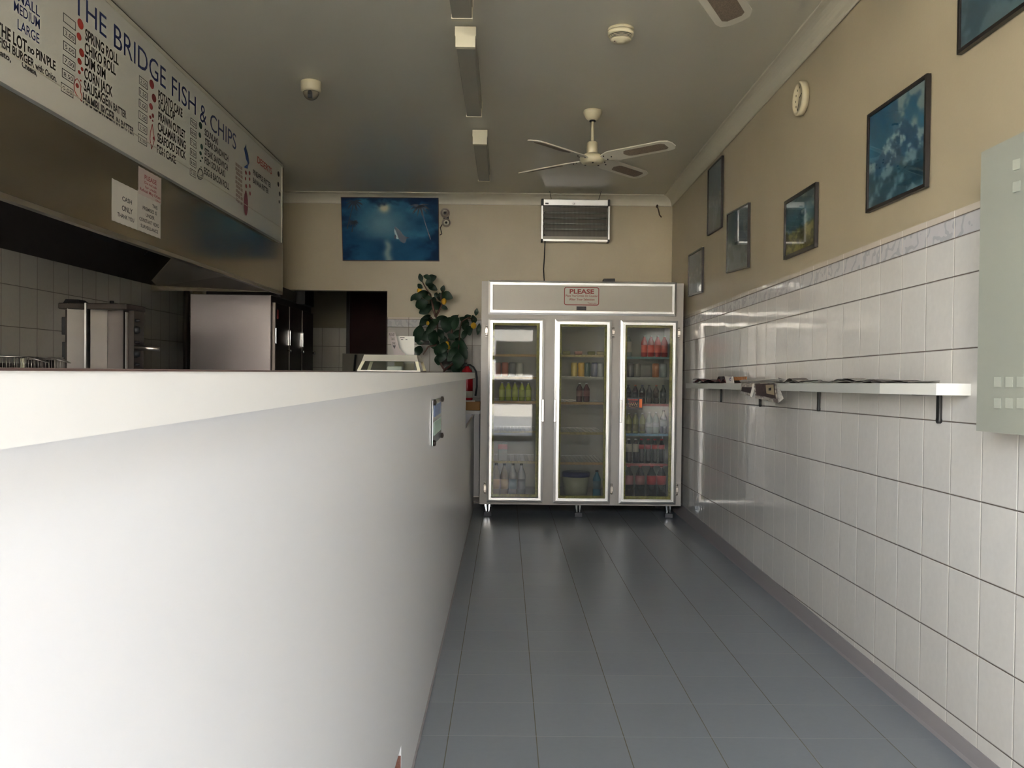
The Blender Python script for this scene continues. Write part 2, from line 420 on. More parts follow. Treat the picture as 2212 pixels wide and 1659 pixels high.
# skirting along the right wall, taller towards the back, foot proud of the tiles
mb = MB(); h0 = lambda y: 0.030 + 0.0105 * y
mb.hexa([(wallx(ya, 0.020), ya, 0), (wallx(ya), ya, 0), (wallx(yb), yb, 0), (wallx(yb, 0.020), yb, 0),
         (wallx(ya, 0.006), ya, h0(ya)), (wallx(ya), ya, h0(ya)), (wallx(yb), yb, h0(yb)), (wallx(yb, 0.006), yb, h0(yb))])
struct('baseboard_right', mb, M_skirt)

# back wall with the opening to the room behind
OX0, OX1, OZ = -2.93, -1.150, 2.047
mb = MB()
mb.box(XL - 0.1, OX0, YB, YB + 0.12, 0, 3.3); mb.box(OX0, OX1, YB, YB + 0.12, OZ, 3.3); mb.box(OX1, 2.2, YB, YB + 0.12, 0, 3.3)
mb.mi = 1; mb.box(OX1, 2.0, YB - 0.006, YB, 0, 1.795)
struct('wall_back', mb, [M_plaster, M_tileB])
struct('wall_left', MB().box(XL - 0.15, XL, YF - 0.15, YO + 0.1, 0, 3.3), M_tileK)
mb = MB(); mb.box(XL - 0.1, 0.2, YO, YO + 0.12, 0, 3.0); mb.mi = 1; mb.box(XL, -1.94, YO - 0.006, YO, 0, 1.80)
struct('wall_inner', mb, [mat('grey_back_room_paint', (128, 120, 100), 0.6), M_tileO])
mb = MB(); mb.box(-0.9, -0.75, YB + 0.12, YO, 0, 3.0); struct('wall_passage', mb, MATS['grey_back_room_paint'])
mb = MB(); mb.box(XL - 0.1, -0.75, YB + 0.12, YO + 0.1, 2.75, 2.85); struct('ceiling_passage', mb, MATS['grey_back_room_paint'])
# dark maroon door standing in the room behind
mb = MB(); mb.box(-1.93, -1.05, YO - 0.05, YO - 0.006, 0, 2.32)
d1 = struct('door_1', mb, mat('dark_maroon_door', (40, 12, 12), 0.6, spec=0.15, noise=0.3, nscale=3))
mb = MB(); mb.box(-1.97, -1.93, YO - 0.07, YO - 0.005, 0, 2.36); mb.box(-1.97, -1.0, YO - 0.07, YO - 0.005, 2.32, 2.36)
mb.build('door_frame', mat('dark_door_frame', (26, 20, 18), 0.5), d1)
mb = MB(); mb.lathe([(0.0, -0.05), (0.025, -0.05), (0.028, -0.03), (0.012, -0.02), (0.012, 0.0)], (-1.13, YO - 0.05, 1.05), 'y', 16); mb.build('door_knob', M_chrome, d1)
t = thing('low_partition', 'low dark grey panel standing in front of the maroon door', 'partition', (-1.6, YO - 0.5, 0))
MB().box(-1.93, -1.20, YO - 0.52, YO - 0.48, 0, 1.475).build('panel', mat('grey_partition_panel', (104, 98, 84), 0.6), t)
MB().box(-1.93, -1.20, YO - 0.56, YO - 0.44, 0, 0.05).build('foot', M_dark, t)
mb = MB(); a = ony(768, 766, YO - 0.6); mb.tube([a, (a.x - 0.12, YO - 0.60, 0.02)], 0.012, 8)
tag(mb.build('broom_handle', M_dark), 'dark pole leaning beside the low grey panel in the back room', 'pole')

# cove cornices
def cornice(name, p0, p1, nin, dz0, dz1):
    """concave cove from p0 to p1 (wall/ceiling corner at each end), nin points into the room"""
    p0 = Vector(p0); p1 = Vector(p1); nin = Vector(nin); mb = MB(); prof = [(0, -0.098), (0.006, -0.098)]
    for k in range(9):
        a = math.pi / 2 * k / 8; prof.append((0.010 + 0.080 * (1 - math.cos(a)), -0.094 + 0.084 * math.sin(a)))
    prof += [(0.094, -0.006), (0.094, 0.0), (0, 0.01)]
    vs = []
    for p in (p0, p1): vs += [p + nin * a + Vector((0, 0, b)) for a, b in prof]
    k = len(prof); fs = [(i, (i + 1) % k, k + (i + 1) % k, k + i) for i in range(k)] + [tuple(range(k)), tuple(range(k, 2 * k))[::-1]]
    mb._add(vs, fs); return struct(name, mb, M_cornice)
cornice('trim_1', (XL, YB, zc(XL, YB)), (1.60, YB, zc(1.60, YB)), (0, -1, 0), 0, 0)
cornice('trim_2', (wallx(YF), YF, zc(wallx(YF), YF)), (wallx(YB), YB - 0.0, zc(wallx(YB), YB)), (-1, 0, 0), 0, 0)

# shopfront behind the camera: wall, doorway with a mesh security door, shop window
mb = MB()
mb.box(XL - 0.1, -2.90, YF - 0.15, YF, 0, 3.3); mb.box(-2.90, -0.50, YF - 0.15, YF, 0, 1.28); mb.box(-0.50, -0.45, YF - 0.15, YF, 0, 2.88); mb.box(-2.90, 0.60, YF - 0.15, YF, 2.88, 3.3); mb.box(0.60, 2.2, YF - 0.15, YF, 0, 3.3)
struct('wall_front', mb, M_plaster)
mb = MB(); M_sf = mat('dark_shopfront_frame', (38, 40, 42), 0.4)
mb.box(0.56, 0.60, YF - 0.12, YF - 0.05, 0, 2.88); mb.box(-0.45, -0.40, YF - 0.12, YF - 0.05, 0, 2.88)
mb.box(-0.40, 0.56, YF - 0.12, YF - 0.05, 2.83, 2.88); mb.box(-0.40, 0.56, YF - 0.12, YF - 0.05, 2.12, 2.18)
w1 = struct('trim_3', mb, M_sf)
mb = MB(); 
for x0 in (-2.90, -1.72, -0.55): mb.box(x0, x0 + 0.05, YF - 0.12, YF - 0.05, 1.28, 2.88)
for x0, x1 in ((-2.85, -1.72), (-1.67, -0.55)): mb.box(x0, x1, YF - 0.12, YF - 0.05, 1.28, 1.33); mb.box(x0, x1, YF - 0.12, YF - 0.05, 2.83, 2.88)
w2 = struct('window_1', mb, M_sf)
MB().box(-2.85, -1.72, YF - 0.09, YF - 0.085, 1.33, 2.83).build('window_pane', M_picglass, w2); MB().box(-1.67, -0.55, YF - 0.09, YF - 0.085, 1.33, 2.83).build('window_pane', M_picglass, w2)
d2 = struct('door_2', MB().box(-0.40, -0.34, YF - 0.11, YF - 0.06, 0, 2.12).box(0.50, 0.56, YF - 0.11, YF - 0.06, 0, 2.12).box(-0.34, 0.50, YF - 0.11, YF - 0.06, 2.06, 2.12)
            .box(-0.34, 0.50, YF - 0.11, YF - 0.06, 1.50, 1.58).box(-0.34, 0.50, YF - 0.11, YF - 0.06, 0.0, 0.10), M_sf)
mb = MB(); x0, x1, z0, z1 = -0.34, 0.50, 1.58, 2.06; st = 0.078
for sgn in (1, -1):
    k = -20
    while k < 30:
        c = k * st; k += 1; pts = []
        for x in (x0, x1):
            z = (z0 + (x - x0) + c) if sgn > 0 else (z0 - (x - x0) + c); pts.append((x, z))
        (xa, za), (xb, zb) = pts
        t0, t1 = 0.0, 1.0; dz = zb - za
        ta, tb = sorted(((z0 - za) / dz, (z1 - za) / dz)); t0 = max(t0, ta); t1 = min(t1, tb)
        if t1 - t0 > 0.01: mb.tube([(xa + (xb - xa) * t0, YF - 0.085, za + dz * t0), (xa + (xb - xa) * t1, YF - 0.085, za + dz * t1)], 0.0045, 4, False)
mb.build('security_mesh', M_sf, d2)

# street outside
struct('ground', MB().box(-14, 14, -16, YF - 0.15, -0.16, -0.06), M_asphalt)
t = thing('shop_building', 'white shop building across the street with a blue fascia', 'building', (0, -11, -0.06))
MB().box(-12, 12, -12.5, -11, -0.06, 3.6).build('wall', mat('street_wall', (196, 190, 180), 0.8), t)
MB().box(-3.4, 3.0, -11.06, -11.0, 0.3, 1.05).build('fascia', mat('blue_fascia', (22, 120, 214), 0.4), t)
for x0, x1 in ((-2.9, -0.8), (-0.3, 1.9), (2.8, 4.6)): MB().box(x0, x1, -11.05, -11.0, 1.2, 2.2).build('window', mat('street_window', (60, 62, 66), 0.1), t)
MB().box(-12.2, 12.2, -12.6, -10.6, 3.6, 3.9).build('roof', mat('street_roof', (90, 60, 54), 0.7), t)

# ------------------------------------------------------------------ servery counter
XP, XA = -0.287, -0.264                                                 # panel face, worktop edge
ztop = lambda y: 1.2797 - 0.0011 * y
YC0, YC1 = -0.80, 7.30
ct = thing('servery_counter', 'long white laminate servery counter running down the left of the shop', 'counter', (-0.6, 3.0, 0))
YJ = onx(866.5, 1625, XP).y; ZJ = onx(866, 1612, XP).z
a = onx(1007, 822, XP); b = onx(1007, 925, XP); c = onx(1024.5, 896, XP)
ytop = ztop(3) - 0.02
poly = [(XP, YJ, 0.0), (XP, YJ, ZJ), (XP, YC0, ZJ), (XP, YC0, ytop), (XP, a.y, ytop), (XP, a.y, b.z), (XP, c.y, c.z), (XP, c.y, 0.0)]
MB().prism(poly, (-1, 0, 0), 0.018).build('front_panel', M_lam, ct)
MB().box(XP - 0.0185, XP - 0.0005, YJ - 0.004, YJ - 0.0008, 0.0, ZJ - 0.03).build('panel_edge', M_chip, ct, 'brown chipboard edge')
MB().box(-0.40, -0.36, YC0, YJ + 0.0, 0, ZJ + 0.05).build('kickboard', M_kick, ct)
MB().box(XP - 0.004, XP + 0.006, YJ, c.y - 0.02, 0, 0.012).build('floor_strip', M_skirt, ct, 'grey sealant strip')
mb = MB()                                                               # carcase
mb.box(-0.90, -0.88, YC0, a.y, 0.0, 1.20); mb.box(-0.88, XP - 0.018, YC0, YC0 + 0.02, ZJ, 1.20); mb.box(-0.88, XP - 0.02, a.y - 0.02, a.y, 0.0, 1.20); mb.box(-0.88, XP - 0.02, YC0 + .02, a.y - .02, 0.28, 0.30)
mb.build('carcase', M_lam, ct)
wt = []
def tapered(x0, x1, y0, y1, zb0, zb1, zt0, zt1):
    return [(x0, y0, zb0), (x1, y0, zb0), (x1, y1, zb1), (x0, y1, zb1), (x0, y0, zt0), (x1, y0, zt0), (x1, y1, zt1), (x0, y1, zt1)]
za0 = 1.2365; za1 = onx(1025, 817, XA).z
YE = onx(1025.5, 811, XA).y
zab = lambda y: za0 + (za1 - za0) * (y - 0.45) / (YE - 0.45)
MB().hexa(tapered(-0.95, XA, YC0, YE, zab(YC0), zab(YE), ztop(YC0) - 0.0012, ztop(YE) - 0.0030)).build('worktop', M_apron, ct)
MB().hexa(tapered(-0.951, XA + 0.0008, YC0, YE + 0.001, ztop(YC0) - 0.0012, ztop(YE) - 0.0030, ztop(YC0), ztop(YE))).build('worktop_edging', M_brown, ct, 'thin brown laminate layer on top')

# clear holder screwed to the counter front
t = thing('wall_plaque', 'small shiny plaque with four screws on the counter front near its far end', 'plaque', onx(941, 910, XP))
q = [onx(931.5, 866, XP), onx(951, 857.5, XP), onx(950.5, 946, XP), onx(932, 959, XP)]
y0, y1 = (q[0].y + q[3].y) / 2, (q[1].y + q[2].y) / 2; z0, z1 = (q[2].z + q[3].z) / 2, (q[0].z + q[1].z) / 2
MB().box(XP + 0.004, XP + 0.006, y0, y1, z0, z1).build('plate', mat('mirror_plate', (205, 212, 216), 0.12, metal=0.35), t)
MB().box(XP + 0.006, XP + 0.0075, y0 + 0.05, y1 - 0.05, z0 + (z1 - z0) * 0.62, z1 - 0.02).build('card', mat('blue_card', (96, 120, 170), 0.3), t)
MB().box(XP + 0.006, XP + 0.0075, y0 + 0.05, y1 - 0.05, z0 + (z1 - z0) * 0.2, z0 + (z1 - z0) * 0.5).build('card', mat('pale_green_card', (170, 200, 186), 0.3), t)
for yy in (y0 + 0.02, y1 - 0.02):
    for zz in (z0 + 0.008, z1 - 0.008): MB().lathe([(0.012, 0), (0.012, 0.010), (0.004, 0.013)], (XP + 0.005, yy, zz), 'x', 12).build('screw', M_darksteel, t)

# ------------------------------------------------------------------ extractor hood, menu board, notices
XS = -1.90
hz0 = onx(590, 629, XS).z; hz0 = 1.935
zb = 2.330                                                              # underside of the menu board
HY0, HY1 = 1.2, 7.40
t = thing('extraction_hood', 'long dull stainless steel extraction hood over the cooking bench', 'hood', (-2.45, 4.3, 1.93))
M_h = M_steeld
mb = MB(); mb.box(XS - 0.02, XS, HY0, HY1, hz0, zc(XS, 4) - 0.02); mb.box(XL + 0.01, XS - 0.02, HY1 - 0.02, HY1, hz0 + 0.0, zc(XS, 4) - 0.02)
mb.build('fascia', M_h, t)
MB().box(XS - 0.035, XS - 0.001, HY0, HY1, hz0 - 0.022, hz0 + 0.004).build('gutter', M_steel, t, 'lower lip of the hood')
HA = onx(375, 552, XS - 0.022); HB = onx(495, 595, XS - 0.022); HC = onx(341, 619, XL + 0.012); HD = onx(327, 606, XL + 0.20)
LA, LB = Vector((XS - 0.022, 0, hz0)), Vector((-2.45, 0, 2.42))           # front slope of the canopy, in section
mb = MB(); mb._add([(LA.x, HY0, LA.z), (LA.x, HB.y, LA.z), (LB.x, HB.y + 0.9, LB.z), (LB.x, HY0, LB.z)], [(0, 1, 2, 3)])
mb._add([(XL + 0.012, HY0, HC.z), (XL + 0.012, HC.y, HC.z), (LB.x, HB.y + 0.9, LB.z), (LB.x, HY0, LB.z)], [(3, 2, 1, 0)])
mb.build('canopy_lining', M_darksteel, t)
mb = MB(); mb._add([HA, HB, HC, HD], [(0, 1, 2, 3)]); mb.build('end_panel', mat('pale_canopy_steel', (168, 154, 136), 0.4, metal=0.3), t)  # end panel paler than the lining and the soffit
mb = MB(); mb._add([HB, (XS - 0.02, HY1, hz0 + 0.001), (XL + 0.012, max(HY1, HC.y + 0.02), HC.z), HC], [(0, 1, 2, 3)]); mb.build('soffit', mat('canopy_soffit', (146, 130, 114), 0.5, metal=0.2), t)
LA = Vector((XL + 0.012, 0, HC.z)); nL = (LB - LA).cross(Vector((0, 1, 0))).normalized(); nL = nL if nL.z < 0 else -nL
def onl(px, py): d = ray(px, py); return CAM + d * ((LA - CAM).dot(nL) / d.dot(nL)) + nL * 0.004
for pts in ([(270, 514), (310, 528), (296, 544), (256, 529)], [(328, 535), (362, 546), (348, 562), (310, 549)], [(206, 492), (250, 507), (236, 523), (192, 508)]):
    mb = MB(); mb.prism([onl(*p_) for p_ in pts], nL, 0.004); mb.build('filter', M_dark, t)

t = thing('menu_board', 'long white menu board with blue title hung above the hood', 'menu sign', (XS, 4, zb))
XM = XS + 0.030
zt2 = lambda y: zc(XS, y) - 0.012
SY1 = onx(608.5, 450, XM).y
def board(y0, y1): return [(XS + 0.001, y0, zb), (XM, y0, zb), (XM, y1, zb), (XS + 0.001, y1, zb), (XS + 0.001, y0, zt2(y0)), (XM, y0, zt2(y0)), (XM, y1, zt2(y1)), (XS + 0.001, y1, zt2(y1))]
MB().hexa(board(1.2, SY1)).build('board', M_sign, t)
mb = MB(); mb.hexa(tapered(XM, XM + 0.006, 1.2, SY1, zt2(1.2) - 0.022, zt2(SY1) - 0.022, zt2(1.2), zt2(SY1))); mb.box(XM, XM + 0.006, SY1 - 0.012, SY1, zb, zt2(SY1) - 0.022)
mb.build('frame', mat('pale_board_frame', (196, 190, 172), 0.4), t)
MB().box(XM + 0.0, XM + 0.004, 1.2, SY1 - 0.012, onx(135, 188, XM).z - 0.004, onx(135, 188, XM).z).build('lower_rail', MATS['pale_board_frame'], t)
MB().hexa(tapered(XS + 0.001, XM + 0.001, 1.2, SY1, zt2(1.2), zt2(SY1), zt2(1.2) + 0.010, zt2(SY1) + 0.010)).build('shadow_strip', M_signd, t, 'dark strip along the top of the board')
UPZ = (0, 0, 1); NX = (0.0008, 0, 0)
def btext(lines, name, m, bold=0.03, off=0.0):
    mb = MB()
    for s, xa, ya_, xb, yb_, hp in lines:
        p0 = onx(xa, ya_, XM + 0.001); p1 = onx(xb, yb_, XM + 0.001); z = (p0.z + p1.z) / 2
        h = hp * (p0.y + p1.y) / 2 / F
        put_text(mb, s, (XM + 0.001 + off, p0.y, z), (XM + 0.001 + off, p1.y, z), h, bold=bold)
    return mb.build(name, m, t)
btext([('THE', 158, 24, 230, 83, 50)], 'title_lettering', M_blue, 0.0)
btext([('BRIDGE', 246, 99, 358, 194, 48)], 'title_lettering', M_blue, 0.0)
btext([('FISH', 371, 209, 423, 246, 42)], 'title_lettering', M_blue, 0.0)
btext([('&', 432, 260, 446, 272, 40)], 'title_lettering', M_blue, 0.0)
btext([('CHIPS', 454, 283, 510, 321, 36)], 'title_lettering', M_blue, 0.0)
btext([('SMALL', 28, -2, 86, 33, 22)], 'menu_lettering', M_blue, 0.01)
btext([('MEDIUM', 30, 21, 86, 64, 22)], 'menu_lettering', M_blue, 0.01)
btext([('LARGE', 38, 62, 85, 95, 22)], 'menu_lettering', M_blue, 0.01)
for s in ([('THE LOT', -8, 74, 58, 111, 27)], [('no', 60, 110, 74, 120, 17)], [('PIN/PLE', 78, 123, 120, 154, 20)],
          [('FISH BURGER', -3, 100, 74, 145, 19)], [('with: Onion,', 76, 147, 122, 178, 14)], [('mato,', -12, 118, 24, 128, 13)], [('Cheese,', 47, 143, 80, 165, 13)],
          [('SPRING ROLL', 184, 86, 256, 140, 23)], [('CHIKO ROLL', 183, 112, 250, 163, 22)], [('DIM SIM', 183, 139, 228, 172, 22)],
          [('CORN JACK', 182, 166, 243, 211, 22)], [('SAUSAGE', 181, 193, 233, 230, 22)], [('IN BATTER', 234, 229, 273, 258, 16)],
          [('HAMBURGER', 179, 220, 248, 267, 22)], [('IN BATTER', 251, 267, 289, 294, 16)],
          [('POTATO CAKE', 342, 214, 394, 253, 19)], [('SCALLOP', 342, 236, 378, 259, 19)], [('PRAWN CUTLET', 342, 259, 400, 300, 18)],
          [('CALAMARI RING', 341, 282, 401, 322, 18)], [('SEAFOOD STICK', 340, 304, 401, 346, 18)], [('FISH CAKE', 339, 328, 380, 355, 17)],
          [('SOUVLAKI', 442, 292, 471, 313, 14)], [('STEAK SANDWICH', 443, 312, 493, 349, 14)], [('STEAK SANDWICH', 442, 332, 492, 370, 14)],
          [('FISH SOUVLAKI', 442, 353, 486, 382, 14)], [('EGG & BACON ROLL', 441, 374, 495, 411, 14)],
          [('PINEAPPLE FRITTER', 547, 377, 585, 406, 11)], [('BANANA FRITTER', 547, 393, 580, 420, 11)]):
    btext(s, 'menu_lettering', M_ink, 0.03)
btext([('DESERTS', 556, 349, 587, 379, 14)], 'menu_lettering', M_red, 0.02)
def pbox(xa, ya_, xb, yb_, hp, price):                                   # (xa, ya): upper left, (xb, yb): upper right
    p0 = onx(xa, ya_, XM); p1 = onx(xb, yb_, XM); z1 = (p0.z + p1.z) / 2; y0, y1 = p0.y, p1.y; z0 = z1 - hp * (y0 + y1) / 2 / F; w = 0.003
    mb = MB(); X = XM + 0.0005
    for a in ((y0, y1, z0, z0 + w), (y0, y1, z1 - w, z1), (y0, y0 + w, z0 + w, z1 - w), (y1 - w, y1, z0 + w, z1 - w)): mb.box(X, X + 0.0007, *a)
    b = mb.build('price_box', M_ink, t)
    if price:
        mb = MB(); put_text(mb, price, (XM + 0.001, y0 + 0.14 * (y1 - y0), z0 + 0.25 * (z1 - z0)), (XM + 0.001, y1 - 0.12 * (y1 - y0), z0 + 0.25 * (z1 - z0)), (z1 - z0) * 0.5, bold=0.0)
        o = mb.build('price', M_ink, t)
for (x, y, pr_) in ((136.5, 26, None), (136.5, 56, '3.00'), (136.5, 85.5, '5.00'), (135.5, 115, '7.00'), (133.5, 144, '8.50'), (131.5, 174, '9.00')):
    pbox(x, y, x + 26.5, y + 22.5, 19, pr_)
for k, pr_ in enumerate(('2.50', '1.50', '1.00', '1.50', '2.50', '2.50')): pbox(300.5 - 0.4 * k, 163 + 24.6 * k, 318.5 - 0.3 * k, 176.5 + 25 * k, 17.5, pr_)
for k, pr_ in enumerate(('9.00', '8.00', '7.50', '8.50', '8.00', '5.50')): pbox(411.5 - 0.3 * k, 254 + 21.4 * k, 424.5 - 0.3 * k, 263.5 + 21.7 * k, 15, pr_)
def dots(lst, m):
    for (x, y, rx, ry) in lst:
        p = onx(x, y, XM); dy_ = abs(onx(x + rx, y, XM).y - onx(x - rx, y, XM).y) / 2; dz_ = ry * p.y / F * 0.72; mb = MB()
        mb.prism([(XM + 0.0005, p.y + dy_ * math.cos(a), p.z + dz_ * math.sin(a)) for a in [2 * math.pi * k / 20 for k in range(20)]], (1, 0, 0), 0.0006); mb.build('painted_dot', m, t)
dots([(173.5, 52, 6.5, 15), (170.5, 79, 5, 11), (176, 114, 5.4, 12), (171.5, 132.5, 4.5, 9.5), (177, 149.5, 2.8, 6), (171, 156, 3, 5.5), (174, 174, 1.6, 3), (166.5, 185, 3.5, 7)], M_red)
dots([(327.5, 182, 4.9, 13), (332.5, 212, 4.7, 12), (326, 230, 3.8, 9), (330, 250, 2.5, 6.4), (324.5, 253, 2.3, 5), (329.5, 261, 1.4, 3), (332, 299, 2.2, 5)], M_dred)
M_dg = mat('dark_green_sign_paint', (40, 74, 60), 0.5)
dots([(433, 271, 3.5, 10), (431.5, 292, 2.6, 7.8), (435.5, 317, 2.8, 8.2), (433, 331, 2.5, 6), (436.5, 341, 1.6, 3.5), (433, 347.5, 1.6, 3), (434, 361, 1, 2)], M_dg)
dots([(601.5, 376, 2.2, 8), (601, 398, 1.8, 7), (604, 419, 1.8, 7), (603, 436, 1.2, 5)], M_ink)
dots([(531, 373, 2, 6), (539, 374, 1.8, 6), (530, 386, 1.4, 5), (539, 387, 1.4, 5), (531.5, 402, 1.8, 6), (539.5, 402, 1.6, 6), (531, 415, 1.4, 5), (540, 418, 1.6, 6)], M_dred)
def outline(pts, r, m, name='line_drawing'):
    mb = MB(); q = [onx(x, y, XM + 0.001) for x, y in pts]; mb.tube([(XM + 0.001, p.y, p.z) for p in q], r, 4, True); mb.build(name, m, t)
outline([(163, 172), (160, 182), (161, 196), (166, 206), (172, 212), (176, 219), (177, 208), (174, 198), (175, 186), (171, 176), (167, 170), (163, 172)], 0.0018, M_red)
outline([(329, 268), (325, 285), (324, 300), (326, 312), (327, 322), (331, 312), (334, 300), (331, 285), (329, 268)], 0.0018, M_dred)
outline([(428, 370), (426.5, 380), (429, 386), (434, 387.5), (438, 384), (438.5, 375), (435, 366), (431, 364), (428, 370)], 0.003, M_ink)
outline([(430, 377), (433, 379), (437, 378)], 0.002, M_ink); outline([(429, 381), (433, 384), (437, 382)], 0.002, M_ink)
mb = MB(); q = [onx(x, y, XM + 0.002) for x, y in ((532, 311), (530, 321), (534, 338), (537, 352), (535, 360), (528, 361))]
mb.tube([(XM + 0.002, p.y, p.z) for p in q], [0.003, 0.030, 0.034, 0.022, 0.016, 0.003], 8); 
for v in mb.v: v.x = XM + 0.001 + (v.x - XM - 0.002) * 0.03
mb.build('fish_drawing', mat('blue_fish_paint', (34, 66, 130), 0.5), t)
mb = MB()
p = onx(531, 440, XM); mb.prism([(XM + 0.0005, p.y + 0.05 * math.cos(a), p.z + 0.085 * math.sin(a)) for a in [2 * math.pi * k / 16 for k in range(16)]], (1, 0, 0), 0.0006)
mb.build('cone_drawing', mat('faded_crimson_paint', (130, 62, 74), 0.5), t)
mb = MB(); rr = random.Random(4)                                        # faded, unreadable rows
for k in range(9):
    for j in range(3):
        p = onx(509 + 5 * j + rr.uniform(-1, 1), 357 + 9.5 * k + 4.0 * j, XM); mb.box(XM + 0.0005, XM + 0.001, p.y, p.y + 0.045, p.z, p.z + 0.022)
mb.build('faded_marks', mat('faded_brown_paint', (158, 138, 124), 0.5), t)

# paper notices taped on the hood
XN = XS + 0.0015
def notice(name, label, q, m, lines, off):
    ps = [onx(x, y, XS) for x, y in q]; y0 = (ps[0].y + ps[3].y) / 2; y1 = (ps[1].y + ps[2].y) / 2; z1 = (ps[0].z + ps[1].z) / 2; z0 = (ps[2].z + ps[3].z) / 2
    t = thing(name, label, 'notice', (XS, y0, z0))
    mb = MB(); k = 10; X = XS + off; poly = [(X, y0 + (y1 - y0) * i / k, z1 - 0.0015 * (i % 2)) for i in range(k + 1)] + [(X, y1 - (y1 - y0) * i / k, z0 + 0.0015 * (i % 2)) for i in range(k + 1)]
    mb.prism(poly, (1, 0, 0), 0.0008).build('sheet', m, t)
    for s, u0, u1, v, hh, mm in lines:
        mb = MB(); X = XS + off + 0.0012
        put_text(mb, s, (X, y0 + (y1 - y0) * u0, z1 - (z1 - z0) * v), (X, y0 + (y1 - y0) * u1, z1 - (z1 - z0) * v), (z1 - z0) * hh, bold=0.02)
        mb.build('lettering', mm, t)
    return t
notice('paper_notice', 'white paper notice reading cash only taped on the hood', [(242, 386), (297, 411), (296.5, 497), (240.5, 476)], M_paper,
       [('CASH', 0.38, 0.76, 0.42, 0.11, M_ink), ('ONLY', 0.37, 0.79, 0.66, 0.13, M_ink), ('THANK YOU', 0.20, 0.85, 0.845, 0.10, M_ink)], 0.0006)
notice('paper_notice', 'paper notice about video surveillance, right of the cash only sheet', [(298, 411), (347.5, 433), (345, 515.5), (296.5, 497)], mat('greyish_paper', (202, 196, 186), 0.7, noise=0.04, nscale=10),
       [('THIS', 0.62, 0.85, 0.28, 0.09, M_ink), ('PREMISES IS', 0.2, 0.82, 0.43, 0.09, M_ink), ('UNDER', 0.34, 0.72, 0.58, 0.09, M_ink), ('CONSTANT VIDEO', 0.06, 0.93, 0.735, 0.09, M_ink), ('SURVEILLANCE', 0.12, 0.88, 0.89, 0.085, M_ink)], 0.0006)
notice('paper_notice', 'paper notice in red lettering just under the menu board', [(298, 357), (347, 386), (347.5, 441), (298.5, 419)], mat('pinkish_paper', (196, 180, 172), 0.7, noise=0.04, nscale=10),
       [('PLEASE', 0.25, 0.78, 0.36, 0.17, M_dred), ('Do not ask', 0.25, 0.80, 0.52, 0.10, M_dred), ('for credit', 0.28, 0.78, 0.68, 0.10, M_dred), ('Refusal May Often', 0.06, 0.96, 0.84, 0.11, M_dred), ('Offend', 0.74, 0.96, 0.97, 0.07, M_dred)], 0.0016)

# ------------------------------------------------------------------ kitchen side
t = thing('cooking_bench', 'dark stainless cooking bench along the kitchen wall', 'bench', (-2.66, 4.9, 0))
MB().box(XL + 0.01, -2.30, 2.4, 7.2, 0.86, 0.90).build('bench_top', M_steel, t)
for x in (-2.98, -2.36):
    for y in (2.45, 4.8, 7.12): MB().box(x, x + 0.04, y, y + 0.04, 0, 0.86).build('leg', M_steel, t)
MB().box(-2.98, -2.34, 2.45, 7.12, 0.25, 0.28).build('undershelf', M_steel, t)
# vertical grill, doors folded open
YG = 5.65
t = thing('vertical_grill', 'upright meat grill with folded steel side shields on the cooking bench', 'grill', ony(190, 795, YG))
def gx(px): return ony(px, 740, YG).x
def gz(py): return ony(190, py, YG).z
ZB = 0.90
MB().box(gx(124), gx(275), YG + 0.10, YG + 0.26, ZB, gz(668)).build('body', M_darksteel, t)
MB().box(gx(128), gx(276), YG - 0.02, YG + 0.28, gz(668), gz(655), 0.006).build('lid', M_darksteel, t, 'dark lid')
MB().hexa([(gx(132), YG + 0.02, gz(655)), (gx(176), YG - 0.02, gz(655)), (gx(176), YG + 0.12, gz(655)), (gx(132), YG + 0.12, gz(655)), (gx(138), YG + 0.02, gz(646)), (gx(168), YG, gz(647)), (gx(168), YG + 0.1, gz(647)), (gx(138), YG + 0.1, gz(647))]).build('vent', M_dark, t)
M_shield = mat('pale_shield_steel', (186, 178, 168), 0.35, metal=0.35, noise=0.05, nscale=6)
def shield(pa, pb2, ya_, yb_, zt_, m, nm):
    MB().hexa([(gx(pa), YG + ya_, ZB), (gx(pb2), YG + yb_, ZB), (gx(pb2), YG + yb_ + 0.006, ZB), (gx(pa), YG + ya_ + 0.006, ZB), (gx(pa), YG + ya_, gz(zt_)), (gx(pb2), YG + yb_, gz(zt_ - 1)), (gx(pb2), YG + yb_ + 0.006, gz(zt_ - 1)), (gx(pa), YG + ya_ + 0.006, gz(zt_))]).build(nm, m, t)
shield(148, 187, -0.02, 0.09, 656, M_shield, 'side_shield'); MB().box(gx(187), gx(190.5), YG - 0.03, YG + 0.09, ZB, gz(655)).build('trim', M_alu, t)
shield(195, 218, 0.0, 0.09, 667, M_shield, 'side_shield')
shield(219, 263, 0.09, 0.02, 669, mat('grey_heater_plate', (120, 112, 108), 0.4, metal=0.3), 'back_plate')
MB().box(gx(261.5), gx(264), YG + 0.06, YG + 0.09, ZB, gz(672)).build('trim', M_alu, t)
for py, r in ((710, 0.026), (763, 0.024), (689, 0.010), (737, 0.010), (786, 0.010)):
    MB().lathe([(r, 0), (r, 0.012), (r * 0.7, 0.03), (0, 0.032)], (gx(275), YG + 0.12, gz(py)), 'x', 16).build('knob', M_dark, t)
MB().lathe([(0.008, 0), (0.014, 0.008), (0.014, 0.024), (0.0, 0.026)], (gx(226), YG + 0.1, gz(655)), 'z', 12).build('spit_cap', M_dark, t)
mb = MB(); mb.tube([(gx(277), YG + 0.10, gz(748)), (gx(331), YG + 0.10, gz(752))], 0.016, 12); mb.build('grip', M_steel, t, 'steel rod handle')
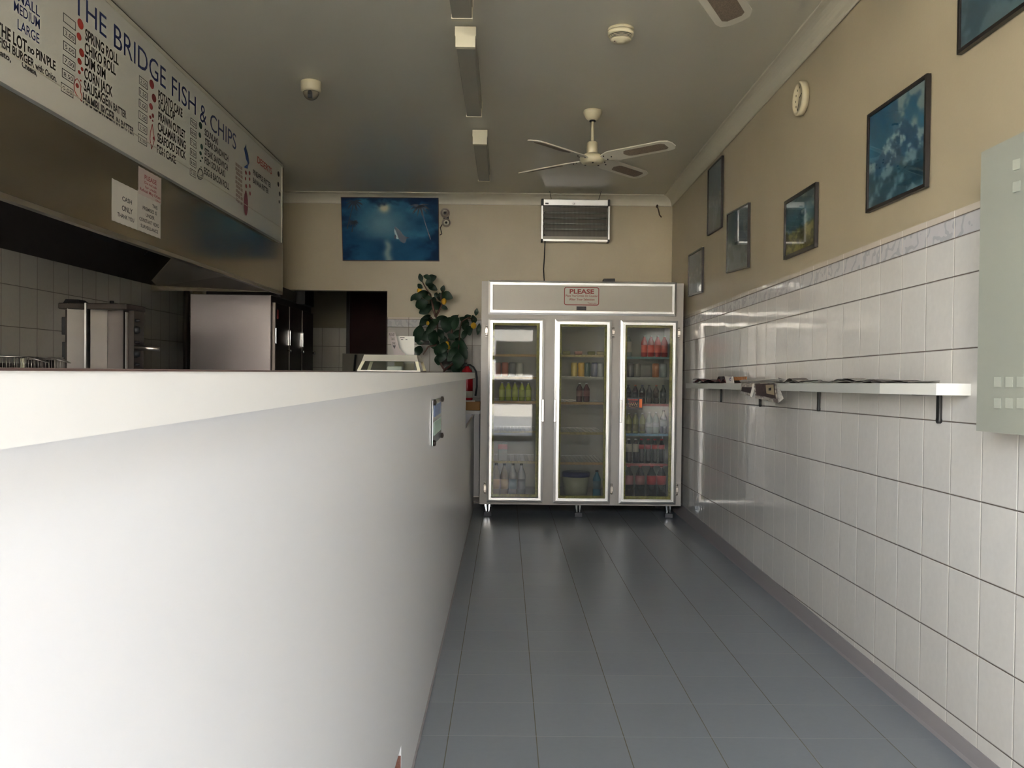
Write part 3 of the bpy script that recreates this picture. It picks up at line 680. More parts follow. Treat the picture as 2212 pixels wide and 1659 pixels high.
MB().box(gx(112), gx(123), YG + 0.12, YG + 0.22, gz(722), gz(683), 0.004).build('motor_box', M_dark, t)
MB().box(gx(113), gx(124), YG + 0.12, YG + 0.2, gz(775), gz(738), 0.004).build('motor_box', M_dark, t)
o = MB().box(ony(100, 708, 5.8).x, ony(105, 708, 5.8).x, 5.78, 5.80, ony(100, 722, 5.8).z, ony(100, 699, 5.8).z).build('switch', M_white, t)
# fryer with baskets
YY = 5.15
t = thing('deep_fryer', 'steel deep fryer on the bench at the left picture edge', 'fryer', (-2.80, YY, ZB))
MB().box(-3.0, -2.62, YY - 0.35, YY + 0.35, ZB, 1.235).build('body', M_steel, t)
MB().box(-3.0, -2.96, YY - 0.35, YY + 0.35, 1.235, 1.30).build('splash_guard', M_darksteel, t)
for k, yy in enumerate((YY - 0.22, YY + 0.03)):
    b = thing('fryer_basket', ['wire fryer basket at the left picture edge', 'wire fryer basket beside the pale upright handle'][k], 'basket', (-2.80, yy, 1.236), 'fryer baskets')
    mb = MB(); x0, x1, y0, y1, z0, z1 = -2.93, -2.68, yy - 0.10, yy + 0.10, 1.24, 1.335
    for i in range(7):
        u = i / 6; X = x0 + (x1 - x0) * u; Y = y0 + (y1 - y0) * u
        mb.tube([(X, y0, z1), (X, y0, z0), (X, y1, z0), (X, y1, z1)], 0.0018, 4); mb.tube([(x0, Y, z1), (x0, Y, z0), (x1, Y, z0), (x1, Y, z1)], 0.0018, 4)
    mb.build('wire_mesh', M_steel, b)
    mb = MB(); mb.tube([(x0, y0, z1), (x1, y0, z1), (x1, y1, z1), (x0, y1, z1), (x0, y0, z1)], 0.004, 6); mb.build('rim', M_steel, b)
    mb = MB(); mb.tube([(x1, yy - 0.05, z1), (x1 + 0.09, yy - 0.01, z1 - 0.03), (x1 + 0.09, yy + 0.01, z1 - 0.03), (x1, yy + 0.05, z1)], 0.003, 6); mb.build('grip', M_steel, b)
p = ony(49, 795, 5.30)
o = MB().box(p.x - 0.010, p.x + 0.010, 5.29, 5.31, 1.236, ony(49, 773, 5.30).z, 0.003).build('grip_handle', mat('pale_yellow_plastic', (236, 228, 190), 0.4)); tag(o, 'pale yellow upright handle standing behind the counter at far left', 'handle')
o = MB().box(ony(54, 790, 5.55).x, ony(105, 790, 5.55).x, 5.50, 5.62, ZB, ony(60, 777, 5.55).z, 0.004).build('baking_tin', M_darksteel); tag(o, 'dark square tin between the fryer and the upright grill', 'tin')
mb = MB(); p = ony(70.5, 562, 5.7); mb.lathe([(0.0, 0.0), (0.006, 0.002), (0.006, 0.02), (0.010, 0.022), (0.010, 0.03), (0, 0.03)], (p.x, p.y, p.z - 0.012), 'z', 10)
mb.tube([(p.x, p.y, p.z + 0.015), (p.x, p.y, hz0 + 0.20)], 0.003, 6)
tag(mb.build('hanging_hook', M_chrome), 'tiny bright hook hanging under the hood by the kitchen tiles', 'hook')
# upright stainless refrigerator seen at the end of the kitchen
x0, x1 = ony(410.5, 720, 7.50).x, ony(584.5, 720, 7.50).x; X2 = -2.02; zt_ = onx(672, 668, X2).z
t = thing('upright_refrigerator', 'tall stainless steel refrigerator standing beyond the hood', 'refrigerator', ((x0 + x1) / 2, 8.2, 0))
MB().box(x0, x1, 7.50, 9.05, 0.10, 1.92, 0.004).build('body', mat('brushed_cabinet_steel', (132, 124, 122), 0.36, metal=1.0, bump=0.0010, bscale=2.5), t)
ys = [7.53, 8.03, 8.53, 9.03]
for k in range(3):
    d = MB().box(x1 + 0.001, x1 + 0.030, ys[k] + 0.012, ys[k + 1] - 0.012, 0.16, 1.86, 0.005).build('door', mat('dark_steel_door', (104, 96, 90), 0.34, metal=0.9), t)
    mb = MB(); mb.lathe([(0.006, 0), (0.006, 0.018), (0.014, 0.022), (0.014, 0.034), (0.0, 0.038)], (x1 + 0.030, ys[k + 1] - 0.06, onx(644.6, 760, X2).z), 'x', 14); mb.build('door_knob', M_chrome, d)
    mb = MB(); mb.box(x1 + 0.030, x1 + 0.042, ys[k] + 0.0, ys[k] + 0.04, 1.50, 1.64, 0.003); mb.build('hinge', M_chrome, d)
for x in (x0 + 0.03, x1 - 0.07):
    for y in (7.53, 8.98): MB().lathe([(0.02, 0), (0.02, 0.1)], (x + 0.02, y, 0.0), 'z', 12).build('foot', M_dark, t)
MB().box(x1 + 0.032, x1 + 0.034, ys[0] + 0.05, ys[0] + 0.10, 1.72, 1.80).build('sticker', M_dred, t, 'small red sticker')
t = thing('compressor_unit', 'black compressor box on top of the tall steel refrigerator', 'compressor', ((x0 + x1) / 2, 8.4, 1.92))
MB().box(x0 + 0.05, x1 + 0.02, 7.75, 8.33, 1.92, 2.02, 0.005).build('housing', M_dark, t)
MB().box(x0 + 0.05, x1 + 0.05, 8.55, 8.95, 1.92, 2.10, 0.005).build('housing', M_dark, t)
mb = MB(); p0 = ony(403, 638, 7.6); mb.tube([(p0.x, 7.60, 0.0), (p0.x, 7.60, hz0 + 0.02)], 0.026, 12)
tag(mb.build('drain_pipe', M_darksteel), 'dark vertical pipe between the kitchen tiles and the tall steel refrigerator', 'pipe')

# ------------------------------------------------------------------ things on and behind the counter
# small display cabinet
Y0 = 5.55; zB = ztop(Y0)
t = thing('display_cabinet', 'small white framed glass food display on the counter', 'display cabinet', (ony(841, 803, Y0).x, Y0 + 0.15, zB))
def dq(px, py, y): p = ony(px, py, y); return p
bl, br = ony(771.5, 803, Y0).x, ony(908, 803, Y0).x; tl, tr = ony(781.5, 780, Y0 + 0.02).x, ony(903.5, 780, Y0 + 0.02).x
zr = ony(841, 780.3, Y0 + 0.02).z; zq = ony(841, 766.5, Y0 + 0.10).z; ul, ur = ony(786.5, 766, Y0 + .1).x, ony(900, 766, Y0 + .1).x
def frame_ring(x0, x1, y0, y1, z0, z1, w):
    return MB().box(x0, x1, y0, y0 + w, z0, z1).box(x0, x1, y1 - w, y1, z0, z1).box(x0, x0 + w, y0 + w, y1 - w, z0, z1).box(x1 - w, x1, y0 + w, y1 - w, z0, z1)
frame_ring(bl, br, Y0, Y0 + 0.42, zB, zB + 0.008, 0.02).build('base_frame', M_white, t)
MB().hexa([(tl, Y0 + 0.02, zr), (tr, Y0 + 0.02, zr), (tr, Y0 + 0.38, zr), (tl, Y0 + 0.38, zr), (ul, Y0 + 0.10, zq), (ur, Y0 + 0.10, zq), (ur, Y0 + 0.34, zq), (ul, Y0 + 0.34, zq)]).build('canopy', M_white, t)
w = 0.020
for (xb, xt) in ((bl, tl), (br - w, tr - w)):
    for (yb_, yt) in ((Y0, Y0 + 0.02), (Y0 + 0.40, Y0 + 0.36)):
        MB().hexa([(xb, yb_, zB + 0.008), (xb + w, yb_, zB + 0.008), (xb + w, yb_ + 0.016, zB + 0.008), (xb, yb_ + 0.016, zB + 0.008), (xt, yt, zr), (xt + w, yt, zr), (xt + w, yt + 0.016, zr), (xt, yt + 0.016, zr)]).build('post', mat('sunlit_white_post', (240, 232, 196), 0.4), t)  # white posts tinted warm: the sun's glow is put into the colour
MB().slab([(bl + w, Y0 + 0.008, zB + 0.008), (br - w, Y0 + 0.008, zB + 0.008), (tr - w, Y0 + 0.026, zr), (tl + w, Y0 + 0.026, zr)], (0, 1, 0), 0.003).build('glass_pane', M_glassb, t)
o = MB().box(-0.78, -0.68, Y0 + 0.15, Y0 + 0.25, zB + 0.0, zB + 0.035, 0.01).build('sauce_tub', M_white); tag(o, 'small white tub inside the glass food display', 'tub')
# paper holder and slanting ticket strip
Yp = 6.15; zP = ztop(Yp)
t = thing('paper_holder', 'white sheet standing in a holder behind the food display', 'paper holder', (ony(875, 760, Yp).x, Yp, zP))
q = [ony(853, 726, Yp), ony(895, 726, Yp)]
MB().box(q[0].x, q[1].x, Yp, Yp + 0.004, zP + 0.01, q[0].z).build('sheet', mat('sunlit_paper', (236, 232, 220), 0.6), t)  # sheet whitened to stand for sun falling on it
MB().box(q[0].x, q[1].x, Yp - 0.03, Yp + 0.05, zP, zP + 0.012).build('stand', M_white, t)
mb = MB()
for (a_, b_, yy) in ((864, 874, 730), (866, 871, 734), (876, 880, 734)): A_ = ony(a_, yy, Yp); B_ = ony(b_, yy - 1.3, Yp); mb.box(A_.x, B_.x, Yp - 0.001, Yp - 0.0005, A_.z, B_.z)
mb.build('printed_marks', M_ink, t)
Yt = 6.05
t = thing('ticket_strip', 'slanting strip sign reading please take one beside the white sheet', 'sign', (ony(862, 790, Yt).x, Yt, ztop(Yt)))
A = [ony(838, 718, Yt), ony(853, 717.5, Yt), ony(862, 752, Yt), ony(878, 768, Yt), ony(852, 768, Yt)]
MB().prism(A, (0, 1, 0), 0.003).build('strip', mat('greyish_pink_card', (158, 146, 142), 0.6), t)
MB().box(ony(853, 790, Yt).x, ony(872, 790, Yt).x, Yt - 0.03, Yt + 0.04, ztop(Yt), ony(853, 768, Yt).z).build('stand', M_cream, t)
mb = MB()
for s, xa, xb, yy, hh in (('PLEASE', 840.5, 852, 726, 6), ('TAKE', 844, 852.5, 735, 6), ('ONE', 847, 854, 744, 5)):
    put_text(mb, s, (ony(xa, yy, Yt).x, Yt - 0.001, ony(xa, yy, Yt).z), (ony(xb, yy, Yt).x, Yt - 0.001, ony(xb, yy, Yt).z), hh * Yt / F)
mb.prism([ony(848, 746, Yt) - Vector((0, 0.002, 0)), ony(855, 746, Yt) - Vector((0, 0.002, 0)), ony(852.5, 754, Yt) - Vector((0, 0.002, 0))], (0, 1, 0), 0.001)
mb.build('lettering', M_ink, t)

# low cabinet in the corner with what stands on it
YK = c.y + 0.03
cx1 = ony(1036.5, 980, YK).x; kz = ony(1020, 887, YK).z; kb = ony(1020, 1074, YK).z
t = thing('corner_cabinet', 'low white cabinet in the corner between counter and drinks fridge', 'cabinet', (-0.6, 8.0, 0))
MB().box(-1.10, cx1 - 0.006, YK + 0.02, YB - 0.01, kb, kz - 0.03).build('body', M_lam, t)
MB().box(-1.12, cx1, YK, YB - 0.008, kz - 0.03, kz).build('cabinet_top', M_apron, t)
MB().box(ony(1018, 980, YK).x, cx1 - 0.008, YK + 0.004, YK + 0.02, kb + 0.01, kz - 0.035).build('door', mat('pale_grey_door', (172, 168, 166), 0.35), t)
MB().box(-1.10, cx1 - 0.006, YK + 0.01, YK + 0.02, kb - 0.0, kb + 0.012).build('bottom_rail', M_white, t)
for x in (-1.06, -0.36):
    for y in (YK + 0.10, YB - 0.08): MB().box(x, x + 0.03, y, y + 0.03, 0, kb).build('leg', M_dark, t)
o = MB().box(-0.49, ony(1037, 875, YK + 0.02).x + 0.0, YK + 0.02, YK + 0.20, kz + 0.0005, ony(1030, 868, YK + 0.02).z, 0.003).build('cardboard_box', M_card); tag(o, 'flat brown cardboard box on the corner cabinet', 'box')
bz = ony(1030, 868, YK + 0.02).z
o = MB().box(-0.45, ony(1026, 866, YK + 0.03).x, YK + 0.03, YK + 0.19, bz + 0.0005, bz + 0.012).build('paper_pad', M_paper); tag(o, 'white paper pad on the flat cardboard box', 'paper')
# extinguisher
pe = Vector((ony(1013, 850, YK + 0.12).x - 0.02, YK + 0.12, bz + 0.013))
t = thing('fire_extinguisher', 'red fire extinguisher with black hose beside the lemon tree', 'fire extinguisher', pe)
ztp = ony(1013, 794, YK + 0.12).z - pe.z
mb = MB(); mb.lathe([(0.052, 0), (0.056, 0.006), (0.056, ztp * 0.80), (0.046, ztp * 0.92), (0.022, ztp), (0.018, ztp + 0.012)], pe, 'z', 24); mb.build('cylinder', M_extred, t)
mb = MB(); mb.lathe([(0.0572, 0.022), (0.0572, 0.085)], pe, 'z', 24); mb.build('label_band', M_paper, t, 'white label band')
mb = MB(); mb.box(pe.x - 0.045, pe.x + 0.02, pe.y - 0.012, pe.y + 0.012, pe.z + ztp + 0.012, pe.z + ztp + 0.03, 0.003); mb.box(pe.x - 0.05, pe.x - 0.0, pe.y - 0.008, pe.y + 0.008, pe.z + ztp + 0.036, pe.z + ztp + 0.044, 0.002); mb.build('valve_handle', M_dark, t)
mb = MB(); mb.tube([ony(x, y, YK + 0.08) for x, y in ((1009, 789), (1015, 788), (1023, 793), (1028, 802), (1030, 815), (1030, 835), (1027, 855))], 0.009, 8); mb.build('hose', M_rubber, t)

# lemon tree
YL = 8.13
tp = Vector((-0.64, 8.272, kz))
t = thing('lemon_tree', 'artificial lemon tree with glossy leaves on the corner cabinet', 'plant', tp)
mb = MB(); mb.lathe([(0.075, 0), (0.10, 0.19), (0.108, 0.19), (0.108, 0.21), (0.094, 0.21), (0.09, 0.18), (0, 0.18)], tp, 'z', 24); mb.build('pot', mat('brown_pot', (96, 60, 44), 0.6), t)
def Lp(px, py, dy_=0.0): return ony(px, py, YL + dy_)
stems = [[(tp + Vector((0, 0, 0.18))), Lp(960, 800), Lp(953, 788), Lp(948, 765), Lp(943, 745), Lp(946, 722), Lp(945, 700), Lp(941, 684)],
         [Lp(941, 684), Lp(950, 668), Lp(955, 655), Lp(952, 640), Lp(956, 627)], [Lp(941, 684), Lp(936, 665), Lp(932, 650), Lp(930, 636), Lp(921, 625), Lp(912, 608)],
         [Lp(943, 745), Lp(925, 749), Lp(914, 766)], [Lp(948, 765), Lp(965, 740, .05), Lp(975, 723, .05), Lp(978, 705, .05), Lp(985, 690, .04), Lp(990, 680)],
         [Lp(960, 800), Lp(985, 780, -.04), Lp(992, 745, -.04), Lp(993, 715, -.04), Lp(997, 695), Lp(1012, 686)], [Lp(946, 700), Lp(935, 690), Lp(922, 680)], [Lp(1012, 686), Lp(1023, 690)]]
mb = MB()
for s in stems: mb.tube(s, [0.011 - 0.006 * i / (len(s) - 1) for i in range(len(s))], 7)
mb.build('stems', M_stem, t)
leaves = [(908.7, 600, 16, 105, .6), (932, 600, 20, 15, .75), (923, 599, 16, 160, .6), (927, 611, 18, -80, .8), (934, 621, 22, -28, .6), (907.5, 618, 12, 140, .8), (893, 642, 18, 235, .5), (903, 641, 20, 200, .7), (914, 633, 22, 185, .6),
          (923, 642, 20, 170, .5), (911, 657, 26, 200, .9), (917.6, 669, 26, 215, .7), (927, 666, 22, 250, .7), (942, 638, 12, 80, .7), (957, 624, 14, 75, .7), (966, 639, 24, -25, .7), (950.5, 641, 16, -90, .8), (935, 650, 18, 240, .8),
          (941, 660, 22, 210, .8), (959, 664, 16, -25, .5), (915, 694, 26, 235, .6), (930, 696, 22, 265, .5), (954, 686, 22, 5, .5), (968, 702, 32, 250, .9), (979, 688, 22, 215, .6), (985, 700, 26, 250, .6), (1002, 690, 18, 160, .7),
          (1003, 700, 22, 265, .8), (1012, 714, 22, 290, .8), (1003, 723, 22, 250, .5), (1022.6, 690, 18, 100, .7), (1010, 685, 16, 20, .6), (1029, 674, 14, 80, .6), (1033.6, 711, 22, 262, .4), (903.5, 721, 34, 255, .7), (924, 724, 28, 225, .7),
          (927, 711, 22, 240, .6), (939.6, 698, 20, 220, .8), (938, 729, 28, 265, .8), (941, 743, 24, 280, .9), (958, 737, 22, 265, .7), (975, 728, 18, 320, .7), (958, 751, 24, 260, .7), (994, 737, 26, -35, .5), (988, 751, 28, 280, .9),
          (980, 765, 30, 250, .7), (1001, 762, 28, 300, .6), (989, 779, 30, 270, .8), (954, 768, 28, 260, .8), (960, 762, 24, 290, .5), (905, 758, 22, 260, .8), (907, 741, 14, 180, .5), (972, 793, 24, 200, .5), (986, 794, 26, 280, .8),
          (1000, 745, 26, 320, .4), (946, 755, 22, 250, .8), (952, 722, 22, 300, .6), (966, 748, 22, 240, .6), (934, 705, 20, 270, .6), (975, 772, 22, 230, .7), (984, 722, 22, 230, .6), (921, 684, 18, 200, .5), (948, 776, 24, 265, .7), (996, 776, 22, 290, .7)]
mb = MB(); rl = random.Random(3)
for (px, py, ln, ang, wd) in leaves:
    c = Lp(px, py, rl.uniform(-0.12, 0.10)); L_ = 1.13 * ln * YL / F; a = math.radians(ang)
    d = Vector((math.cos(a), rl.uniform(-0.5, 0.3), math.sin(a))).normalized(); s_ = Vector((-math.sin(a), rl.uniform(-0.4, 0.4), math.cos(a))).normalized()
    nrm = d.cross(s_).normalized(); vs = []; K = 6
    for i in range(K + 1):
        u = i / K; hw = L_ * wd * 0.5 * math.sin(math.pi * min(max(u, 0.03), 0.97)) ** 0.75
        mid = c + d * (L_ * (u - 0.5)) + nrm * (L_ * 0.12 * math.sin(math.pi * u))
        vs += [mid - s_ * hw + nrm * hw * 0.25, mid, mid + s_ * hw + nrm * hw * 0.25]
    fs = []
    for i in range(K): b = 3 * i; fs += [(b, b + 1, b + 4, b + 3), (b + 1, b + 2, b + 5, b + 4)]
    mb.smooth = True; mb._add(vs, fs)
mb.build('foliage', M_leaf, t)
for (px, py, r, ry) in ((906, 627.5, 5.2, 5.8), (959, 651, 5.5, 6.8), (924, 698, 3.4, 4.5), (1023, 703.5, 6.2, 7), (965.5, 744, 5, 7), (969, 750, 3.5, 5)):
    c = Lp(px, py, -0.06); k = YL / F; mb = MB()
    mb.lathe([(0.0, -ry * k * 1.08)] + [(r * k * math.sin(math.pi * i / 10), -ry * k * math.cos(math.pi * i / 10)) for i in range(1, 10)] + [(0.0, ry * k * 1.05)], c, 'z', 14); mb.build('lemon', M_lemon, t)

# ------------------------------------------------------------------ drinks fridge
YFd = 7.60; YD = 7.555
fx0, fx1 = -0.2155, 1.552; fz0, fz1 = 0.116, 2.070
fr = thing('drinks_fridge', 'large grey three door glass drinks fridge at the end of the shop', 'fridge', ((fx0 + fx1) / 2, 7.95, 0))
def dx(px, py=890): return ony(px, py, YD).x
def dz(py, px=1260): return ony(px, py, YD).z
doors = [(dx(1053), dx(1174), dx(1062.5), dx(1163.5), dz(689.5), dz(1086.5), dz(698.5), dz(1076)),
         (dx(1197), dx(1320), dx(1207.5), dx(1310.5), dz(690), dz(1087.5), dz(699.5), dz(1078)),
         (dx(1339), dx(1462), dx(1349), dx(1452), dz(690.5), dz(1088), dz(700.5), dz(1078))]
t0 = 0.03
yb2 = YB - 0.04
mb = MB()
mb.box(fx0, fx0 + t0, YFd, yb2, fz0, fz1); mb.box(fx1 - t0, fx1, YFd, yb2, fz0, fz1); mb.box(fx0 + t0, fx1 - t0, yb2 - 0.02, yb2, fz0, fz1)
mb.box(fx0 + t0, fx1 - t0, YFd, yb2 - 0.02, fz0, doors[0][7] - 0.01); mb.box(fx0 + t0, fx1 - t0, YFd, yb2 - 0.02, doors[0][6] + 0.01, fz1)
px_ = fx0 + t0
for k, d in enumerate(doors):
    mb.box(px_, d[2] - 0.005, YFd, YFd + 0.03, doors[0][7] - 0.01, doors[0][6] + 0.01); px_ = d[3] + 0.005
mb.box(px_, fx1 - t0, YFd, YFd + 0.03, doors[0][7] - 0.01, doors[0][6] + 0.01)
mb.build('cabinet', M_fridge, fr)
MB().box(fx0 + t0, fx1 - t0, yb2 - 0.024, yb2 - 0.02, doors[0][7] - 0.01, doors[0][6] + 0.01).build('back_lining', M_fridgein, fr)
for k in (0, 1):
    xx = (doors[k][1] + doors[k + 1][0]) / 2; MB().box(xx - 0.006, xx + 0.006, YFd + 0.03, yb2 - 0.024, doors[0][7] - 0.01, doors[0][6] + 0.01).build('divider', M_fridgein, fr)
def rect_frame(x0, x1, z0, z1, w, y0, y1, step=True):
    mb = MB()
    def fr_(x0, x1, z0, z1, w, y0, y1):
        o_ = [(x0, y0, z0), (x1, y0, z0), (x1, y0, z1), (x0, y0, z1)]; i_ = [(x0 + w, y0, z0 + w), (x1 - w, y0, z0 + w), (x1 - w, y0, z1 - w), (x0 + w, y0, z1 - w)]
        for k in range(4):
            a, b, c, d = o_[k], o_[(k + 1) % 4], i_[(k + 1) % 4], i_[k]
            bk = lambda p, dy_=0.0: (p[0], y1, p[2])
            # outer edge stands back a little: bevelled moulding
            mid1 = tuple(a[j] * 0.55 + d[j] * 0.45 for j in range(3)); mid2 = tuple(b[j] * 0.55 + c[j] * 0.45 for j in range(3))
            A = (a[0], a[1] + 0.005, a[2]); B = (b[0], b[1] + 0.005, b[2])
            mb._add([A, B, mid2, mid1, d, c, bk(a), bk(b), bk(c), bk(d)], [(0, 1, 2, 3), (3, 2, 5, 4), (0, 6, 7, 1), (4, 5, 8, 9), (6, 9, 8, 7)])
    fr_(x0, x1, z0, z1, w, y0, y1)
    mb.mi = 1; g = 0.0022                                                # dark strips on the moulding, painted shade of its grooves
    for q_, yy in ((w * 0.50, y0 - 0.0004), (w * 0.78, y0 - 0.0004)):
        a, b, c, d = x0 + q_, x1 - q_, z0 + q_, z1 - q_
        mb.box(a, b, yy, yy + 0.002, c, c + g); mb.box(a, b, yy, yy + 0.002, d - g, d); mb.box(a, a + g, yy, yy + 0.002, c + g, d - g); mb.box(b - g, b, yy, yy + 0.002, c + g, d - g)
    mb.mi = 0
    return mb
rect_frame(ony(1055, 640, YD).x, ony(1462.5, 640, YD).x, ony(1260, 680.5, YD).z, ony(1260, 607, YD).z, 0.036, YFd - 0.025, YFd - 0.0005).build('header_trim', [M_alu, M_grooveshade], fr)
MB().box(ony(1062, 640, YD).x, ony(1456, 640, YD).x, YFd - 0.012, YFd - 0.0005, ony(1260, 672, YD).z, ony(1260, 616, YD).z).build('header_panel', mat('grey_header_panel', (172, 166, 152), 0.35), fr)
hs = {0: 'l', 1: 'r', 2: 'r'}
for k, (a, b, c, d, zt1, zb1, zt2_, zb2) in enumerate(doors):
    D = rect_frame(a, b, zb1, zt1, c - a, YD, YFd - 0.001).build('door', [M_alu, M_grooveshade], fr)
    MB().box(c, d, YD + 0.016, YD + 0.020, zb2, zt2_).build('glass_pane', M_glass, D)
    s = 0.018; mb = MB(); y0_, y1_ = YD + 0.024, YD + 0.038
    mb.box(c, d, y0_, y1_, zt2_ - s * 1.3, zt2_); mb.box(c, d, y0_, y1_, zb2, zb2 + s * 1.4); mb.box(c, c + s, y0_, y1_, zb2 + s * 1.4, zt2_ - s * 1.3); mb.box(d - s * 1.3, d, y0_, y1_, zb2 + s * 1.4, zt2_ - s * 1.3)
    mb.build('seal', M_seal, D)
    hx = b - 0.006 if k == 0 else a + 0.006
    MB().box(hx - 0.012, hx + 0.010, YD - 0.022, YD + 0.004, dz(912), dz(863), 0.004).build('grip', M_alu, D)
    hx = a - 0.016 if k == 0 else b + 0.016
    for py in (717, 1057):
        zz = dz(py); mb = MB()
        mb.box(hx - 0.010, hx + 0.010, YFd - 0.012, YFd - 0.0005, zz - 0.050, zz + 0.050, 0.003); mb.box(hx - 0.014, hx + 0.014, YFd - 0.022, YFd - 0.010, zz - 0.022, zz + 0.022, 0.004)
        for q_ in (-0.038, 0.038): mb.lathe([(0.008, -0.02), (0.008, -0.012), (0.004, -0.010)], (hx, YFd, zz + q_), 'y', 10)
        mb.build('hinge', M_steel, D)
# header sticker and display
qx0, qx1 = ony(1219, 640, YD).x, ony(1295, 640, YD).x; qz1, qz0 = ony(1257, 619.5, YD).z, ony(1257, 659, YD).z
def rrect(x0, x1, z0, z1, r, y, k=6):
    pts = []
    for cx_, cz_, a0 in ((x1 - r, z1 - r, 0), (x0 + r, z1 - r, 90), (x0 + r, z0 + r, 180), (x1 - r, z0 + r, 270)):
        for i in range(k + 1): a = math.radians(a0 + 90 * i / k); pts.append((cx_ + r * math.cos(a), y, cz_ + r * math.sin(a)))
    return pts
yS = YFd - 0.0135
o_ = rrect(qx0, qx1, qz0, qz1, 0.02, yS); i_ = rrect(qx0 + 0.007, qx1 - 0.007, qz0 + 0.007, qz1 - 0.007, 0.014, yS); n_ = len(o_)
mb = MB(); mb._add(o_ + i_, [(i, (i + 1) % n_, n_ + (i + 1) % n_, n_ + i) for i in range(n_)])
for s, xa, xb, yy, hh, bo in (('PLEASE', 1231, 1284, 633.5, 9.5, 0.03), ('Place Your Drinks On Counter', 1222.5, 1292, 640.8, 5.2, 0.01), ('After Your Selection', 1230, 1285, 648.5, 5.2, 0.01), ('Thank you', 1270, 1289, 656, 3.8, 0)):
    z = ony(1257, yy, YD).z; put_text(mb, s, (ony(xa, yy, YD).x, yS - 0.0003, z), (ony(xb, yy, YD).x, yS - 0.0003, z), hh * YD / F, bold=bo)
mb.build('sticker_lettering', mat('red_brown_ink', (128, 40, 32), 0.5), fr)
MB().box(ony(1246, 665, YD).x, ony(1267, 665, YD).x, YFd - 0.016, YFd - 0.012, ony(1257, 670, YD).z, ony(1257, 661.5, YD).z).build('thermometer', mat('dark_display', (52, 48, 50), 0.2), fr)
# shelves with price strips
shelf_px = [[769, 817, 870, 934, 999.5], [768.5, 816, 871, 936, 1001], [771.5, 816, 873, 937.5, 1002]]
shelf_z = []; YS = 7.67
strip_cols = [[(0.5, 0.5, 0.5)], ]
M_s = [mat('tan_price_strip', (170, 136, 78), 0.5, noise=0.25, nscale=70), mat('grey_price_strip', (168, 166, 158), 0.5, noise=0.15, nscale=70), mat('teal_price_strip', (70, 116, 120), 0.5, noise=0.25, nscale=60),
       mat('red_price_strip', (170, 70, 70), 0.5, noise=0.25, nscale=60), mat('blue_price_strip', (76, 128, 164), 0.5, noise=0.3, nscale=60), mat('yellow_price_strip', (160, 142, 84), 0.5, noise=0.35, nscale=60)]
sm = [[0, 0, 0, 5, 5], [5, 1, 0, 5, 0], [2, 1, 3, 4, 3]]
for k in range(3):
    shelf_z.append([]); x0 = doors[k][2] + 0.004; x1 = doors[k][3] - 0.012
    for j, py in enumerate(shelf_px[k]):
        z = ony(1260, py, YS).z + 0.010; shelf_z[k].append(z)
        mb = MB(); mb.tube([(x0, YS + 0.004, z - 0.004), (x1, YS + 0.004, z - 0.004)], 0.003, 6)
        for i in range(13): xx = x0 + (x1 - x0) * i / 12; mb.box(xx - 0.001, xx + 0.001, YS + 0.004, YB - 0.08, z - 0.004, z - 0.001)
        mb.box(x0, x1, YB - 0.09, YB - 0.08, z - 0.006, z - 0.001)
        s_ = mb.build('shelf', M_alu, fr)
        MB().box(x0, x1, YS - 0.003, YS, z - 0.022, z - 0.001).build('price_strip', M_s[sm[k][j]], s_)
    shelf_z[k].append(doors[0][7] - 0.0085)
# castors
M_cup = mat('grey_castor_cup', (84, 84, 88), 0.6)
for (px, yy) in ((1051, 7.70), (1249, 7.70), (1457, 7.70), (1051, 8.25), (1457, 8.25)):
    x = min(max(ony(px, 1110, 7.70).x, fx0 + 0.07), fx1 - 0.09)
    c_ = MB().box(x - 0.034, x + 0.034, yy - 0.034, yy + 0.034, 0, 0.036, 0.004).build('castor_cup', M_cup, fr)
    mb = MB(); mb.hexa([(x - 0.030, yy - 0.012, fz0), (x - 0.012, yy - 0.012, fz0), (x - 0.012, yy + 0.012, fz0), (x - 0.030, yy + 0.012, fz0), (x - 0.018, yy - 0.01, 0.04), (x - 0.008, yy - 0.01, 0.04), (x - 0.008, yy + 0.01, 0.04), (x - 0.018, yy + 0.01, 0.04)])
    mb.hexa([(x + 0.008, yy - 0.012, fz0), (x + 0.024, yy - 0.012, fz0), (x + 0.024, yy + 0.012, fz0), (x + 0.008, yy + 0.012, fz0), (x + 0.006, yy - 0.01, 0.04), (x + 0.014, yy - 0.01, 0.04), (x + 0.014, yy + 0.01, 0.04), (x + 0.006, yy + 0.01, 0.04)])
    mb.build('castor_fork', M_chrome, fr)
    MB().lathe([(0.030, -0.006), (0.030, 0.006)], (x, yy, 0.066), 'x', 16).build('castor_wheel', M_rubber, fr)
# sticker inside the right door glass
sx0, sx1 = ony(1355.5, 872, YD).x, ony(1388.5, 872, YD).x; sz1, sz0 = ony(1372, 859, YD).z, ony(1372, 884.5, YD).z
t = thing('drink_sticker', 'small black and orange drink sticker on the right fridge door', 'sticker', (sx0, YD + 0.014, sz0))
MB().box(sx0, sx1, YD + 0.0145, YD + 0.0155, sz0, sz1).build('backing', mat('black_sticker', (30, 16, 14), 0.4), t)
mb = MB(); w_ = sx1 - sx0; h_ = sz1 - sz0
put_text(mb, 'Introducing', (sx0 + 0.04 * w_, YD + 0.0140, sz1 - 0.24 * h_), (sx0 + 0.70 * w_, YD + 0.0140, sz1 - 0.24 * h_), h_ * 0.14); put_text(mb, 'the new', (sx0 + 0.12 * w_, YD + 0.0140, sz1 - 0.42 * h_), (sx0 + 0.56 * w_, YD + 0.0140, sz1 - 0.42 * h_), h_ * 0.10)
mb.build('lettering', mat('red_print', (196, 62, 40), 0.4), t)
